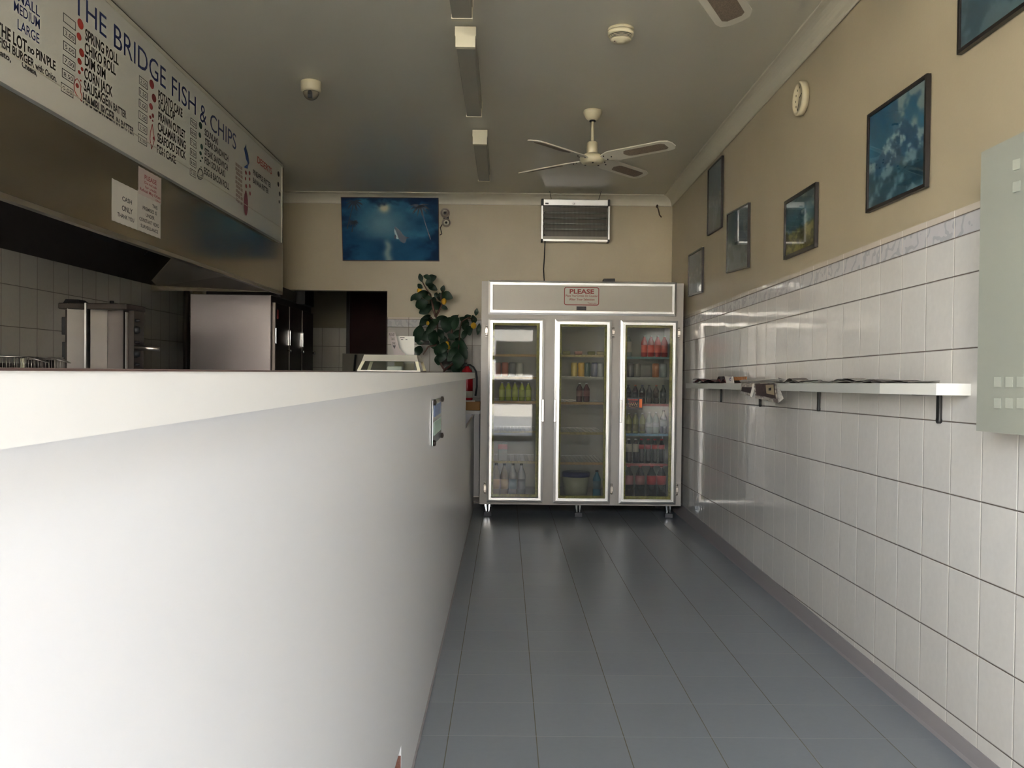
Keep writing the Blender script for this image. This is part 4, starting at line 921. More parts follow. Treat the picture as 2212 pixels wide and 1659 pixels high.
mb = MB(); mb.tube([(sx0 + w_ * (0.08 + 0.62 * k / 24), YD + 0.0138, sz0 + h_ * (0.42 + 0.04 * k / 24 + 0.12 * math.sin(k * 1.15))) for k in range(25)], h_ * 0.018, 4)
mb.tube([(sx0 + w_ * (0.12 + 0.55 * k / 8), YD + 0.0138, sz0 + h_ * (0.24 - 0.05 * math.sin(k * 0.4))) for k in range(9)], h_ * 0.016, 4)
mb.build('script_mark', mat('cream_print', (214, 168, 120), 0.4), t)
MB().box(sx0 + 0.79 * w_, sx0 + 0.97 * w_, YD + 0.0138, YD + 0.0144, sz0 + 0.16 * h_, sz1 - 0.12 * h_).build('bottle_print', mat('orange_print', (226, 110, 44), 0.4), t)

# bottles, cans and tubs on the shelves
def bottle(name, label, cat, group, r, h, mb_body, mb_label, cap, lab=(0.35, 0.62), pos=(0, 0, 0), neck=0.30, fill=None):
    t = thing(name, label, cat, pos, group); pr_ = [(r * 0.86, 0), (r, h * 0.03), (r, h * (0.66 - neck * 0.1)), (r * 0.92, h * 0.70), (r * neck * 1.3, h * 0.88), (r * neck, h * 0.93), (r * neck, h * 0.955)]
    MB().lathe(pr_, pos, 'z', 16).build('body', mb_body, t)
    MB().lathe([(r * 1.015, h * lab[0]), (r * 1.015, h * lab[1])], pos, 'z', 16).build('wrapper', mb_label, t)
    MB().lathe([(r * neck * 1.25, h * 0.94), (r * neck * 1.25, h * 0.998), (0, h)], pos, 'z', 12).build('cap', cap, t)
    return t
def can(name, label, group, r, h, m, pos):
    t = thing(name, label, 'drink can', pos, group)
    MB().lathe([(r * 0.82, 0), (r, h * 0.06), (r, h * 0.90), (r * 0.84, h * 0.985)], pos, 'z', 16).build('body', m, t)
    MB().lathe([(r * 0.84, h * 0.985), (r * 0.86, h), (r * 0.80, h), (r * 0.78, h * 0.985), (0, h * 0.985)], pos, 'z', 16).build('lid', M_chrome, t)
    return t
def glossy(n, c, r=0.12): return mat(n, c, r, spec=0.6)
YI = YS + 0.05
def at_shelf(px, k, j, r, back=0.0):
    x = ony(px, 880, YI).x; return Vector((min(max(x, doors[k][2] + r + 0.006), doors[k][3] - r - 0.014), YI + back, shelf_z[k][j]))
G_red, G_cola, G_clear, G_lab = glossy('red_drink', (176, 34, 34)), glossy('cola', (34, 20, 18)), glossy('clear_bottle', (150, 160, 158)), glossy('red_label', (190, 34, 40), 0.3)
G_white, G_blk, G_lime, G_blue = glossy('white_cap', (220, 220, 220)), glossy('black_cap', (20, 20, 20)), glossy('lime_drink', (176, 190, 60)), glossy('blue_drink', (50, 110, 140))
# right bay
proto = None
for i, px in enumerate((1390, 1404.5, 1419, 1433.5)):
    p = at_shelf(px, 2, 0, 0.029)
    lab = ['red drink bottle on the top right shelf, leftmost of the four red ones', 'red drink bottle on the top right shelf, second of four from the left', 'red drink bottle on the top right shelf, third of four from the left', 'red drink bottle on the top right shelf, nearest the right edge'][i]
    if proto is None: proto = bottle('drink_bottle', lab, 'bottle', 'red drinks on the top right shelf', 0.029, 0.190, G_red, glossy('pale_red_label', (226, 96, 80), 0.3), G_white, (0.2, 0.55), p); 
    else: dup(proto, p, lab)
bottle('drink_bottle', 'pale bottle alone at the left end of the top right shelf', 'bottle', None, 0.028, 0.19, G_clear, glossy('cream_label', (206, 200, 184), 0.3), G_white, (0.2, 0.7), at_shelf(1356, 2, 0, 0.028))
for px, c, l in ((1361, (70, 66, 68), 'dark can at the left end of the second right shelf'), (1375, (96, 92, 84), 'grey brown can beside the dark can on the second right shelf'), (1415, (186, 110, 50), 'orange and white can on the second right shelf'), (1432, (150, 160, 158), 'silver can at the right end of the second right shelf')):
    can('drink_can', l, 'cans on the second right shelf', 0.031, 0.125, glossy('can_%d' % px, c, 0.25), at_shelf(px, 2, 1, 0.031))
for i, px in enumerate((1357, 1372, 1387, 1402, 1417, 1432)):
    bottle('drink_bottle', 'dark glass bottle on the third right shelf, number %s from the left' % ['one', 'two', 'three', 'four', 'five', 'six'][i], 'bottle', 'dark bottles on the third right shelf', 0.027, 0.165,
           glossy('dark_glass_%d' % (i % 3), [(44, 30, 34), (58, 40, 42), (36, 40, 38)][i % 3]), glossy('dark_label_%d' % (i % 2), [(60, 44, 42), (50, 52, 60)][i % 2], 0.3), [G_blk, glossy('orange_cap', (190, 90, 40)), glossy('navy_cap', (40, 52, 90))][i % 3], (0.3, 0.6), at_shelf(px, 2, 2, 0.027))
for i, px in enumerate((1358.5, 1373.5, 1388)):
    bottle('drink_bottle', ['pale yellow drink bottle at the left end of the fourth right shelf', 'pale yellow drink bottle, middle of three on the fourth right shelf', 'pale yellow drink bottle, rightmost of three on the fourth right shelf'][i], 'bottle', 'pale yellow drinks on the fourth right shelf', 0.027, 0.180,
           glossy('pale_yellow_drink', (160, 160, 104)), glossy('olive_label', (120, 118, 66), 0.3), G_white, (0.1, 0.45), at_shelf(px, 2, 3, 0.027))
for i, px in enumerate((1403, 1417)):
    bottle('drink_bottle', ['clear water bottle beside the pale yellow drinks', 'clear water bottle beside the dark blue drink'][i], 'bottle', None, 0.027, 0.190, G_clear, glossy('pale_label', (176, 182, 184), 0.3), G_white, (0.3, 0.5), at_shelf(px, 2, 3, 0.027))
bottle('drink_bottle', 'dark blue drink bottle at the right end of the fourth right shelf', 'bottle', None, 0.030, 0.205, glossy('navy_drink', (36, 42, 78)), glossy('pale_wrap', (120, 130, 136), 0.3), G_blk, (0.3, 0.6), at_shelf(1440, 2, 3, 0.030))
for i, px in enumerate((1359, 1374.5, 1386.5, 1401.5, 1415.5, 1430)):
    w = i < 2
    bottle('drink_bottle', 'dark cola bottle with %s label on the fifth right shelf, %s from the left' % ('white' if w else 'red', ['first', 'second', 'third', 'fourth', 'fifth', 'sixth'][i]), 'bottle', 'cola bottles on the fifth right shelf', 0.0275, 0.215, G_cola, glossy('white_label', (196, 188, 172), 0.3) if w else G_lab, G_lab if not w else G_white, (0.58, 0.76) if not w else (0.45, 0.78), at_shelf(px, 2, 4, 0.0275), neck=0.42)
for i, px in enumerate((1360, 1384.5, 1409.5, 1434.5)):
    bottle('drink_bottle', ['large cola bottle with pale pink label, bottom right shelf far left', 'large cola bottle with pale pink label, second on the bottom right shelf', 'large cola bottle with bright red label, third on the bottom right shelf', 'large cola bottle with bright red label at the bottom right corner'][i], 'bottle', 'large cola bottles on the bottom right shelf', 0.043, 0.285, G_cola,
           glossy('pink_label', (176, 110, 116), 0.3) if i < 2 else G_lab, G_lab, (0.40, 0.68), at_shelf(px, 2, 5, 0.043))
# middle bay
for px, c, l in ((1239.5, (202, 176, 84), 'gold can, leftmost on the second middle shelf'), (1255, (212, 170, 70), 'gold can, second on the second middle shelf'), (1267.5, (70, 96, 90), 'dark teal can in the middle of the second middle shelf'), (1283, (90, 92, 124), 'blue and red can on the second middle shelf'), (1299, (172, 174, 170), 'silver can at the right end of the second middle shelf')):
    can('drink_can', l, 'cans on the second middle shelf', 0.030, 0.125, glossy('can_m%d' % px, c, 0.25), at_shelf(px, 1, 1, 0.030))
for px, c, l in ((1222, (150, 146, 70), 'small yellow packet on the top middle shelf'), (1248, (150, 84, 50), 'small brown packet on the top middle shelf'), (1276, (120, 124, 60), 'small olive packet on the top middle shelf'), (1298, (140, 130, 80), 'small tan packet at the right of the top middle shelf')):
    p = at_shelf(px, 1, 0, 0.03); tag(MB().box(p.x - 0.035, p.x + 0.035, p.y - 0.02, p.y + 0.03, p.z, p.z + 0.03, 0.008).build('snack_packet', glossy('packet_%d' % px, c, 0.3)), l, 'packet', 'packets on the top middle shelf')
for i, px in enumerate((1251.5, 1266.5)):
    bottle('drink_bottle', ['dark red drink bottle, left of the pair on the third middle shelf', 'dark red drink bottle, right of the pair on the third middle shelf'][i], 'bottle', 'dark red drinks on the third middle shelf', 0.029, 0.170, glossy('maroon_drink', (84, 34, 40)), glossy('maroon_label', (120, 60, 66), 0.3), G_white, (0.3, 0.6), at_shelf(px, 1, 2, 0.029))
c = Vector((ony(1244, 1050, YI + 0.1).x, YI + 0.11, shelf_z[1][5]))
t = thing('plastic_tub', 'large pale plastic tub with dark blue lid, bottom middle shelf', 'tub', c)
zl = ony(1244, 1026, YI + 0.1).z - c.z
MB().lathe([(0.100, 0), (0.122, zl)], c, 'z', 28).build('body', mat('pale_tub_plastic', (186, 186, 166), 0.4), t)
MB().lathe([(0.127, zl - 0.012), (0.129, zl + 0.02), (0.118, zl + 0.030), (0, zl + 0.030)], c, 'z', 28).build('lid', mat('dark_blue_lid', (34, 40, 110), 0.35), t)
bottle('drink_bottle', 'teal blue drink bottle beside the large pale tub', 'bottle', None, 0.036, 0.235, G_blue, glossy('teal_label', (64, 100, 120), 0.3), G_blk, (0.3, 0.6), at_shelf(1291, 1, 5, 0.036))
# left bay
for i, px in enumerate((1073, 1091, 1109.5, 1128)):
    a_ = i < 2
    bottle('drink_bottle', ['large bottle with orange and yellow label, far left of the bottom left shelf', 'large bottle with orange and yellow label, second on the bottom left shelf', 'large grey bottle with blue label, third on the bottom left shelf', 'large grey bottle with dark label, fourth on the bottom left shelf'][i], 'bottle', 'large bottles on the bottom left shelf', 0.036, 0.290,
           glossy('amber_bottle', (122, 100, 60)) if a_ else glossy('grey_bottle', (110, 116, 118)), glossy('orange_yellow_label', (206, 160, 74), 0.3) if a_ else (glossy('sky_label', (86, 130, 158), 0.3) if i == 2 else glossy('slate_label', (92, 98, 104), 0.3)), G_blk, (0.22, 0.52), at_shelf(px, 0, 5, 0.036))
proto = None
for i, px in enumerate((1084, 1098, 1112, 1127, 1141)):
    p = at_shelf(px, 0, 2, 0.026); l = 'lime green drink bottle on the third left shelf, %s from the left' % ['first', 'second', 'third', 'fourth', 'fifth'][i]
    if proto is None: proto = bottle('drink_bottle', l, 'bottle', 'lime drinks on the third left shelf', 0.026, 0.165, G_lime, glossy('pale_lime_label', (206, 214, 120), 0.3), G_white, (0.2, 0.6), p)
    else: dup(proto, p, l)
for px, c, l in ((1074, (150, 90, 80), 'brown red can, first on the second left shelf'), (1090, (186, 110, 90), 'salmon can, second on the second left shelf'), (1106, (130, 130, 130), 'grey can, third on the second left shelf'), (1122, (190, 190, 184), 'white can, fourth on the second left shelf')):
    can('drink_can', l, 'cans on the second left shelf', 0.031, 0.125, glossy('can_l%d' % px, c, 0.25), at_shelf(px, 0, 1, 0.031))
p = at_shelf(1087, 0, 4, 0.04)
t = thing('milk_carton', 'small carton with a red band on the fifth left shelf', 'carton', p)
MB().box(p.x - 0.04, p.x + 0.04, p.y - 0.03, p.y + 0.05, p.z, p.z + 0.15, 0.003).build('body', mat('grey_carton', (128, 126, 124), 0.5), t)
MB().box(p.x - 0.041, p.x + 0.041, p.y - 0.031, p.y + 0.051, p.z + 0.10, p.z + 0.145).build('band', mat('red_band', (182, 70, 76), 0.5), t)
# on top of the fridge
x0, x1 = ony(1301, 603, 7.75).x, ony(1329, 603, 7.75).x
t = thing('power_adaptor', 'small black device with a cable lying on top of the fridge', 'adaptor', (x0, 7.78, fz1))
MB().hexa([(x0, 7.75, fz1 + 0.001), (x1, 7.75, fz1 + 0.001), (x1, 7.85, fz1 + 0.001), (x0, 7.85, fz1 + 0.001), (x0 + 0.015, 7.75, fz1 + 0.05), (x1 - 0.002, 7.75, fz1 + 0.052), (x1 - 0.002, 7.84, fz1 + 0.052), (x0 + 0.015, 7.84, fz1 + 0.05)]).build('housing', M_rubber, t)
MB().tube([(x0 + 0.01, 7.80, fz1 + 0.018), (x0 - 0.05, 7.80, fz1 + 0.016), (x0 - 0.12, 7.82, fz1 + 0.008), (x0 - 0.2, 7.84, fz1 + 0.006)], 0.006, 6).build('cable', M_rubber, t)

# ------------------------------------------------------------------ back wall things
YW = YB - 0.0
def seascape(u, v):
    n1 = fbm(u, v, 5, 1); n2 = fbm(u, v, 9, 2)
    base = mixa((22, 66, 112), (66, 140, 176), np.clip(n1 * 1.3 - 0.1, 0, 1)); 
    glow = np.exp(-(((u - 0.43) / 0.24) ** 2 + ((v - 0.42) / 0.30) ** 2)); base = mixa(base, (150, 196, 206), glow * 0.75)
    moon = np.exp(-(((u - 0.44) / 0.05) ** 2 + ((v - 0.16) / 0.07) ** 2)); base = mixa(base, (232, 226, 196), np.clip(moon * 1.4, 0, 1))
    path = np.exp(-((u - 0.47 + 0.008 * np.sin(v * 30)) / (0.03 + 0.05 * np.clip(v - 0.6, 0, 1))) ** 2) * sst(v, 0.62, 0.75); base = mixa(base, (190, 204, 190), path * 0.7)
    sea = sst(v, 0.60, 0.72); base = mixa(base, (20, 70, 116), sea * 0.5 * (1 - path))
    dark = sst(np.abs(u - 0.45) + (n2 - 0.5) * 0.4, 0.32, 0.56); base = mixa(base, (14, 38, 74), dark * 0.75)
    cl = sst(v + (n2 - 0.5) * 0.3, 0.12, 0.0); base = mixa(base, (16, 34, 70), cl * 0.8)
    return tuple(c * 0.84 for c in base)
q = [ony(736, 425.5, YW - 0.03), ony(947.5, 426.5, YW - 0.03), ony(949, 564, YW - 0.03), ony(740, 563, YW - 0.03)]
t = thing('poster', 'wide blue moonlit seascape poster hanging on the back wall', 'picture', (q[3] + q[2]) / 2)
MB().slab([a + Vector((0, 0.0, 0)) for a in q], (0, 1, 0), 0.028).build('frame', M_frameb, t)
def inset(q, w):
    q = [Vector(a) for a in q]; cx_ = sum(q, Vector()) / 4
    return [a + (cx_ - a).normalized() * 0 + ((q[(i + 1) % 4] - a).normalized() + (q[i - 1] - a).normalized()) * w for i, a in enumerate(q)]
qi = [a + Vector((0, -0.001, 0)) for a in inset(q, 0.006)]
art = painted('artwork', qi, seascape, 96, 64, m=vcol_mat('matt_print', 0.7, 0.15), parent=t)
def onq(q, u, v, off): return (q[0] * (1 - u) + q[1] * u) * (1 - v) + (q[3] * (1 - u) + q[2] * u) * v + Vector(off)
mb = MB()
def palm(cu, cv, s, ln, tu, tv):
    for k in range(11):
        a = math.radians(-200 + k * 22 + 7 * (k % 3)); pts = []
        for i in range(5): r = s * i / 4; pts.append((cu + r * math.cos(a) * 0.7, cv + r * math.sin(a) * -1 * 0.9 + 0.35 * (i / 4) ** 2 * s))
        w = [0.004, 0.008, 0.008, 0.005, 0.001]
        for i in range(4):
            (u0, v0), (u1, v1) = pts[i], pts[i + 1]; nx_, ny_ = -(v1 - v0), (u1 - u0); l = math.hypot(nx_, ny_) or 1; nx_ /= l; ny_ /= l
            cl = lambda x: min(max(x, 0.002), 0.998)
            mb._add([onq(qi, cl(u0 + nx_ * w[i]), cl(v0 + ny_ * w[i] * 1.5), (0, -0.0006, 0)), onq(qi, cl(u1 + nx_ * w[i + 1]), cl(v1 + ny_ * w[i + 1] * 1.5), (0, -0.0006, 0)), onq(qi, cl(u1 - nx_ * w[i + 1]), cl(v1 - ny_ * w[i + 1] * 1.5), (0, -0.0006, 0)), onq(qi, cl(u0 - nx_ * w[i]), cl(v0 - ny_ * w[i] * 1.5), (0, -0.0006, 0))], [(0, 1, 2, 3)])
    mb._add([onq(qi, cu - 0.003, cv, (0, -0.0005, 0)), onq(qi, cu + 0.003, cv, (0, -0.0005, 0)), onq(qi, tu + 0.006, tv, (0, -0.0005, 0)), onq(qi, tu - 0.006, tv, (0, -0.0005, 0))], [(0, 1, 2, 3)])
palm(0.81, 0.12, 0.15, 0, 0.915, 0.66); palm(0.13, 0.06, 0.13, 0, 0.05, 0.5); palm(0.12, 0.38, 0.07, 0, 0.10, 0.55)
mb.build('palm_silhouettes', mat('dark_teal_paint', (14, 40, 62), 0.4), t)
def flat(pts, m, nm, off):
    mb = MB(); mb._add([onq(qi, u, v, (0, off, 0)) for u, v in pts], [list(range(len(pts)))]); mb.build(nm, m, t)
flat([(0.545, 0.455), (0.575, 0.49), (0.605, 0.53), (0.635, 0.595), (0.66, 0.625), (0.70, 0.635), (0.665, 0.655), (0.66, 0.70), (0.64, 0.73), (0.605, 0.70), (0.58, 0.63), (0.56, 0.54), (0.545, 0.49)], mat('dark_blue_grey_paint', (26, 52, 76), 0.4), 'leaping_animal', -0.0008)
flat([(0.545, 0.49), (0.56, 0.54), (0.575, 0.61), (0.585, 0.66), (0.565, 0.66), (0.55, 0.60), (0.54, 0.53)], mat('pale_blue_paint', (170, 190, 196), 0.4), 'leaping_animal', -0.0009)
flat([(0.54, 0.61), (0.552, 0.585), (0.562, 0.62), (0.552, 0.66), (0.540, 0.655)], MATS['dark_blue_grey_paint'], 'leaping_animal', -0.0010)

# twin emergency lamp beside the poster
p = ony(962, 466, YW - 0.05)
t = thing('twin_spotlight', 'small grey twin round spotlight on the back wall beside the poster', 'spotlight', (p.x, YW, p.z))
M_lamp = mat('grey_lamp_metal', (140, 128, 118), 0.4)
MB().box(p.x - 0.02, p.x + 0.03, YW - 0.03, YW - 0.0005, p.z - 0.03, p.z + 0.03, 0.004).build('bracket', M_dark, t)
def lamp(px, py, r):
    c = ony(px, py, YW - 0.09); k = r * YW / F
    MB().lathe([(k * 0.5, 0.055), (k * 0.95, 0.02), (k, 0.0), (k * 0.86, -0.002), (k * 0.80, 0.012), (0, 0.016)], c, 'y', 24).build('lamp_head', M_lamp, t)
    MB().lathe([(k * 0.60, -0.002), (k * 0.52, -0.004), (k * 0.50, 0.010), (0, 0.010)], c, 'y', 24).build('lamp_ring', M_white, t)
    MB().lathe([(k * 0.26, -0.006), (k * 0.24, -0.008), (0, -0.008)], c, 'y', 16).build('lens', M_dark, t)
    return c
c1 = lamp(961.5, 460, 10.5); c2 = lamp(964, 481, 9.5)
MB().tube([(p.x, YW - 0.02, p.z), (p.x, YW - 0.07, p.z + 0.0)], 0.012, 10).build('arm', M_dark, t)
MB().tube([c1 + Vector((0, 0.05, 0)), (p.x, YW - 0.06, p.z), c2 + Vector((0, 0.05, 0))], 0.010, 8).build('arm', M_dark, t)
MB().tube([ony(x, y, YW - 0.02) for x, y in ((957, 482), (951, 492), (953, 500), (954.5, 505), (950, 508))], 0.005, 6).build('cable', M_rubber, t)

# insect killer hanging on two chains
Yz = YW - 0.16
zx = lambda px, py: ony(px, py, Yz)
t = thing('insect_killer', 'grey electric insect killer with a grille hanging near the back wall', 'insect killer', zx(1245, 520))
x0, x1 = zx(1169.5, 440).x, zx(1318, 440).x; z1, z0 = zx(1245, 431).z, zx(1245, 521).z; zm = zx(1245, 444).z
MB().box(x0 + 0.02, x1 - 0.02, Yz, Yz + 0.10, zm, z1, 0.004).build('top_housing', M_alu, t)
for xx in (x0, x1 - 0.022): MB().box(xx, xx + 0.022, Yz - 0.003, Yz + 0.103, zm - 0.004, z1 + 0.004, 0.004).build('end_cap', M_dark, t)
for xx in (x0 + 0.002, x1 - 0.016): MB().box(xx, xx + 0.014, Yz, Yz + 0.10, z0 + 0.02, zm - 0.004).build('side_rail', M_alu, t)
MB().box(x0 + 0.02, x1 - 0.02, Yz, Yz + 0.10, z0, z0 + 0.016).build('bottom_rail', M_alu, t)
MB().box(x0 + 0.02, x1 - 0.02, Yz - 0.001, Yz + 0.004, z0 + 0.018, z0 + 0.045).build('tray', mat('grey_tray', (140, 132, 118), 0.4), t)
for xx in (x0, x1 - 0.02): MB().box(xx, xx + 0.02, Yz - 0.003, Yz + 0.103, z0 - 0.004, z0 + 0.018, 0.004).build('corner_foot', M_dark, t)
MB().box(x0 + 0.02, x1 - 0.02, Yz + 0.085, Yz + 0.09, z0 + 0.04, zm).build('back_plate', mat('dark_zapper_back', (86, 80, 66), 0.4), t)
for k in range(4):
    z = zm - 0.06 - k * 0.052
    MB().tube([(x0 + 0.03, Yz + 0.05, z), (x1 - 0.03, Yz + 0.05, z)], 0.010, 10).build('lamp_tube', mat('dull_tube_glass', (150, 150, 140), 0.15), t)
    MB().lathe([(0.013, 0), (0.013, 0.02)], (x0 + 0.018, Yz + 0.05, z), 'x', 12).build('tube_cap', M_chrome, t)
mb = MB(); n_ = 46
for i in range(n_ + 1): xx = x0 + 0.025 + (x1 - x0 - 0.05) * i / n_; mb.box(xx - 0.0009, xx + 0.0009, Yz + 0.006, Yz + 0.008, z0 + 0.04, zm)
for i in range(6): zz = z0 + 0.05 + (zm - z0 - 0.06) * i / 5; mb.box(x0 + 0.02, x1 - 0.02, Yz + 0.004, Yz + 0.006, zz - 0.0012, zz + 0.0012)
mb.build('grille', M_darksteel, t)
MB().box(zx(1178, 440).x, zx(1185, 440).x, Yz - 0.002, Yz + 0.002, zx(1180, 441).z, zx(1180, 438).z).build('switch', M_dark, t)
mb = MB(); put_text(mb, 'IZ', (zx(1237, 442).x, Yz - 0.001, zx(1237, 442).z), (zx(1243, 442).x, Yz - 0.001, zx(1237, 442).z), 0.016); mb.build('lettering', M_ink, t)
for pa, pb in (((1192, 431), (1187, 402)), ((1294, 431), (1299, 402))):
    a = zx(*pa) + Vector((0, 0.05, 0)); b = ony(pb[0], pb[1], Yz - 0.05); b.z = zc(b.x, b.y) - 0.0005; mb = MB(); mb.tube([a, b], 0.003, 5); mb.build('hanging_chain', M_dark, t)
mb = MB(); mb.tube([zx(1177, 505) + Vector((0, .03, 0)), zx(1177.5, 522) + Vector((0, 0.02, 0)), zx(1176.5, 550) + Vector((0, .03, 0)), zx(1174.5, 580) + Vector((0, .04, 0)), zx(1176, 604) + Vector((0, .04, 0)), (zx(1176, 604).x, Yz + 0.05, fz1 + 0.01)], 0.006, 6); mb.build('power_cord', M_rubber, t)
# loose wires out of the wall
mb = MB(); mb.tube([ony(x, y, YW - 0.01) for x, y in ((1419, 444.5), (1420.5, 448), (1423, 456), (1424.5, 464), (1429, 469.5))], 0.006, 6); mb.tube([ony(1419, 447, YW - 0.03), ony(1420, 443, YW)], 0.010, 8)
tag(mb.build('loose_wire', mat('brown_wire', (66, 48, 34), 0.6)), 'short loose brown wire sticking out high on the back wall', 'wire')

# ------------------------------------------------------------------ ceiling things
def fan(name, label, hx, hy, rot, rad=0.62, hz=1.41 + 1.28, blade_w=0.13):
    zcl = zc(hx, hy); t = thing(name, label, 'ceiling fan', (hx, hy, zcl), 'ceiling fans')
    c = Vector((hx, hy, 0))
    MB().lathe([(0.058, zcl + 0.002), (0.064, zcl - 0.012), (0.060, zcl - 0.026), (0.046, zcl - 0.05), (0.032, zcl - 0.066), (0, zcl - 0.066)], c, 'z', 28).build('canopy', M_cream, t)
    MB().lathe([(0.020, zcl - 0.064), (0.022, zcl - 0.074), (0, zcl - 0.076)], c, 'z', 16).build('collar', M_dark, t)
    MB().lathe([(0.0095, zcl - 0.07), (0.0095, hz + 0.11)], c, 'z', 12).build('downrod', M_cream, t)
    MB().lathe([(0.026, hz + 0.118), (0.036, hz + 0.11), (0.038, hz + 0.045), (0.030, hz + 0.035)], c, 'z', 24).build('motor_cover', M_cream, t)
    MB().lathe([(0.0, hz + 0.04), (0.045, hz + 0.038), (0.078, hz + 0.022), (0.082, hz + 0.006), (0.080, hz - 0.004), (0.070, hz - 0.022), (0.050, hz - 0.030), (0, hz - 0.030)], c, 'z', 32).build('motor', M_cream, t)
    for k in range(4):
        a = rot + k * math.pi / 2; d = Vector((math.cos(a), math.sin(a), 0)); s = Vector((-math.sin(a), math.cos(a), 0)); up = Vector((0, 0, 1)); s2 = (s * math.cos(0.22) - up * math.sin(0.22)); n_ = d.cross(s2)
        base = Vector((hx, hy, hz - 0.002))
        def P(r, w): return base + d * r + s2 * w
        w = blade_w / 2
        out = [P(0.085, -0.03), P(0.13, -w * 0.8), P(0.17, -w), P(rad - 0.06, -w), P(rad - 0.015, -w * 0.75), P(rad, -w * 0.3), P(rad, w * 0.4), P(rad - 0.02, w * 0.85), P(rad - 0.06, w), P(0.17, w), P(0.13, w * 0.8), P(0.085, 0.03)]
        B = MB().prism(out, n_, 0.007).build('blade', mat('cream_fan_blade', (204, 196, 176), 0.4), t)
        out = [P(0.27, -w * 0.5), P(0.29, -w * 0.62), P(rad - 0.07, -w * 0.62), P(rad - 0.05, -w * 0.4), P(rad - 0.05, w * 0.4), P(rad - 0.07, w * 0.62), P(0.29, w * 0.62), P(0.27, w * 0.5), P(0.25, 0)]
        MB().prism([p - n_ * 0.0006 for p in out], n_, 0.0082).build('cane_insert', mat('brown_cane_insert', (120, 104, 86), 0.6, noise=0.3, nscale=160), B)
        mb = MB()
        for r, ww in ((0.11, -0.025), (0.11, 0.025), (0.155, 0.0)): mb.lathe([(0, -0.007), (0.004, -0.006), (0.004, 0.002)], P(r, ww), 'z', 8)
        mb.build('screws', M_darksteel, B)
    for an in (0.5, 2.6, 4.7):
        MB().lathe([(0, hz - 0.036), (0.006, hz - 0.034), (0.006, hz - 0.028)], (hx + 0.05 * math.cos(an), hy + 0.05 * math.sin(an), 0), 'z', 8).build('cap_screw', M_darksteel, t)
    return t
pf = ony(1279, 345, 5.78)
fan('ceiling_fan', 'cream four blade ceiling fan hanging in full view before the back wall', pf.x, 5.78, math.radians(48), hz=pf.z)
fan('ceiling_fan', 'cream ceiling fan nearest the camera, only two blade tips in view', 0.645, 3.03, math.radians(62), hz=pf.z + 0.03, blade_w=0.15)

M_fit = mat('cream_light_fitting', (166, 158, 140), 0.4); M_capm = mat('pale_fitting_end', (218, 208, 180), 0.5)
for k, (y0, y1, l) in enumerate(((2.90, 4.12, 'long unlit cream ceiling batten nearest the camera, cut by the top of the picture'), (4.40, 5.63, 'long unlit cream ceiling batten, middle one of the row'), (6.20, 7.43, 'long unlit cream ceiling batten farthest away, nearest the back wall'))):
    x = [-0.222, -0.220, -0.200][k]; zt_ = min(zc(x, y0), zc(x, y1)); t = thing('ceiling_batten', l, 'light fitting', (x, (y0 + y1) / 2, zt_), 'ceiling battens in a row')
    MB().box(x - 0.050, x + 0.050, y0 + 0.03, y1 - 0.03, zt_ - 0.045, zt_ + 0.004).build('body', M_fit, t)
    MB().box(x - 0.046, x + 0.046, y0 + 0.03, y1 - 0.03, zt_ - 0.098, zt_ - 0.045, 0.004).build('diffuser', mat('cream_diffuser', (150, 144, 128), 0.35), t)
    for a, b in ((y0, y0 + 0.03), (y1 - 0.03, y1)):
        mb = MB(); mb.box(x - 0.053, x + 0.053, a, b, zt_ - 0.045, zt_ + 0.003); mb.box(x - 0.050, x + 0.050, a, b, zt_ - 0.100, zt_ - 0.045); mb.build('end_cap', M_capm, t)

p = ony(672, 190, 5.25); zz = zc(p.x, 5.25)
t = thing('dome_camera', 'small cream dome security camera on the ceiling', 'security camera', (p.x, 5.25, zz))
MB().lathe([(0.060, zz + 0.003), (0.062, zz - 0.006), (0.060, zz - 0.055), (0.050, zz - 0.062)], (p.x, 5.25, 0), 'z', 32).build('base', M_cream, t)
mb = MB(); mb.lathe([(0.048 * math.cos(a), zz - 0.060 - 0.050 * math.sin(a)) for a in [math.pi / 2 * k / 8 for k in range(9)]], (p.x, 5.25, 0), 'z', 28); mb.build('dome', mat('smoky_dome', (110, 102, 88), 0.15), t)
mb = MB(); mb.lathe([(0.013, -0.052), (0.013, -0.03), (0, -0.03)], (p.x + 0.004, 5.25, zz - 0.078), 'y', 16); mb.box(p.x - 0.009, p.x + 0.017, 5.25 - 0.050, 5.25 - 0.030, zz - 0.108, zz - 0.078); mb.build('lens', M_rubber, t)
p = ony(1341, 66, 4.45); zz = zc(p.x, 4.45)
t = thing('smoke_detector', 'round cream smoke detector on the ceiling', 'smoke detector', (p.x, 4.45, zz))
MB().lathe([(0.066, zz + 0.003), (0.068, zz - 0.010), (0.066, zz - 0.014)], (p.x, 4.45, 0), 'z', 36).build('base', M_cream, t)
MB().lathe([(0.067, zz - 0.016), (0.066, zz - 0.034), (0.060, zz - 0.036)], (p.x, 4.45, 0), 'z', 36).build('body', mat('pale_detector_plastic', (218, 206, 172), 0.4), t)
MB().lathe([(0.0565, zz - 0.034), (0.0545, zz - 0.056)], (p.x, 4.45, 0), 'z', 36).build('chamber', M_dark, t)
for k in range(3): MB().lathe([(0.054, zz - 0.0405 - 0.006 * k), (0.0582 - 0.001 * k, zz - 0.0410 - 0.006 * k), (0.0582 - 0.001 * k, zz - 0.0422 - 0.006 * k), (0.054, zz - 0.0427 - 0.006 * k)], (p.x, 4.45, 0), 'z', 36).build('vent_ring', MATS['pale_detector_plastic'], t)
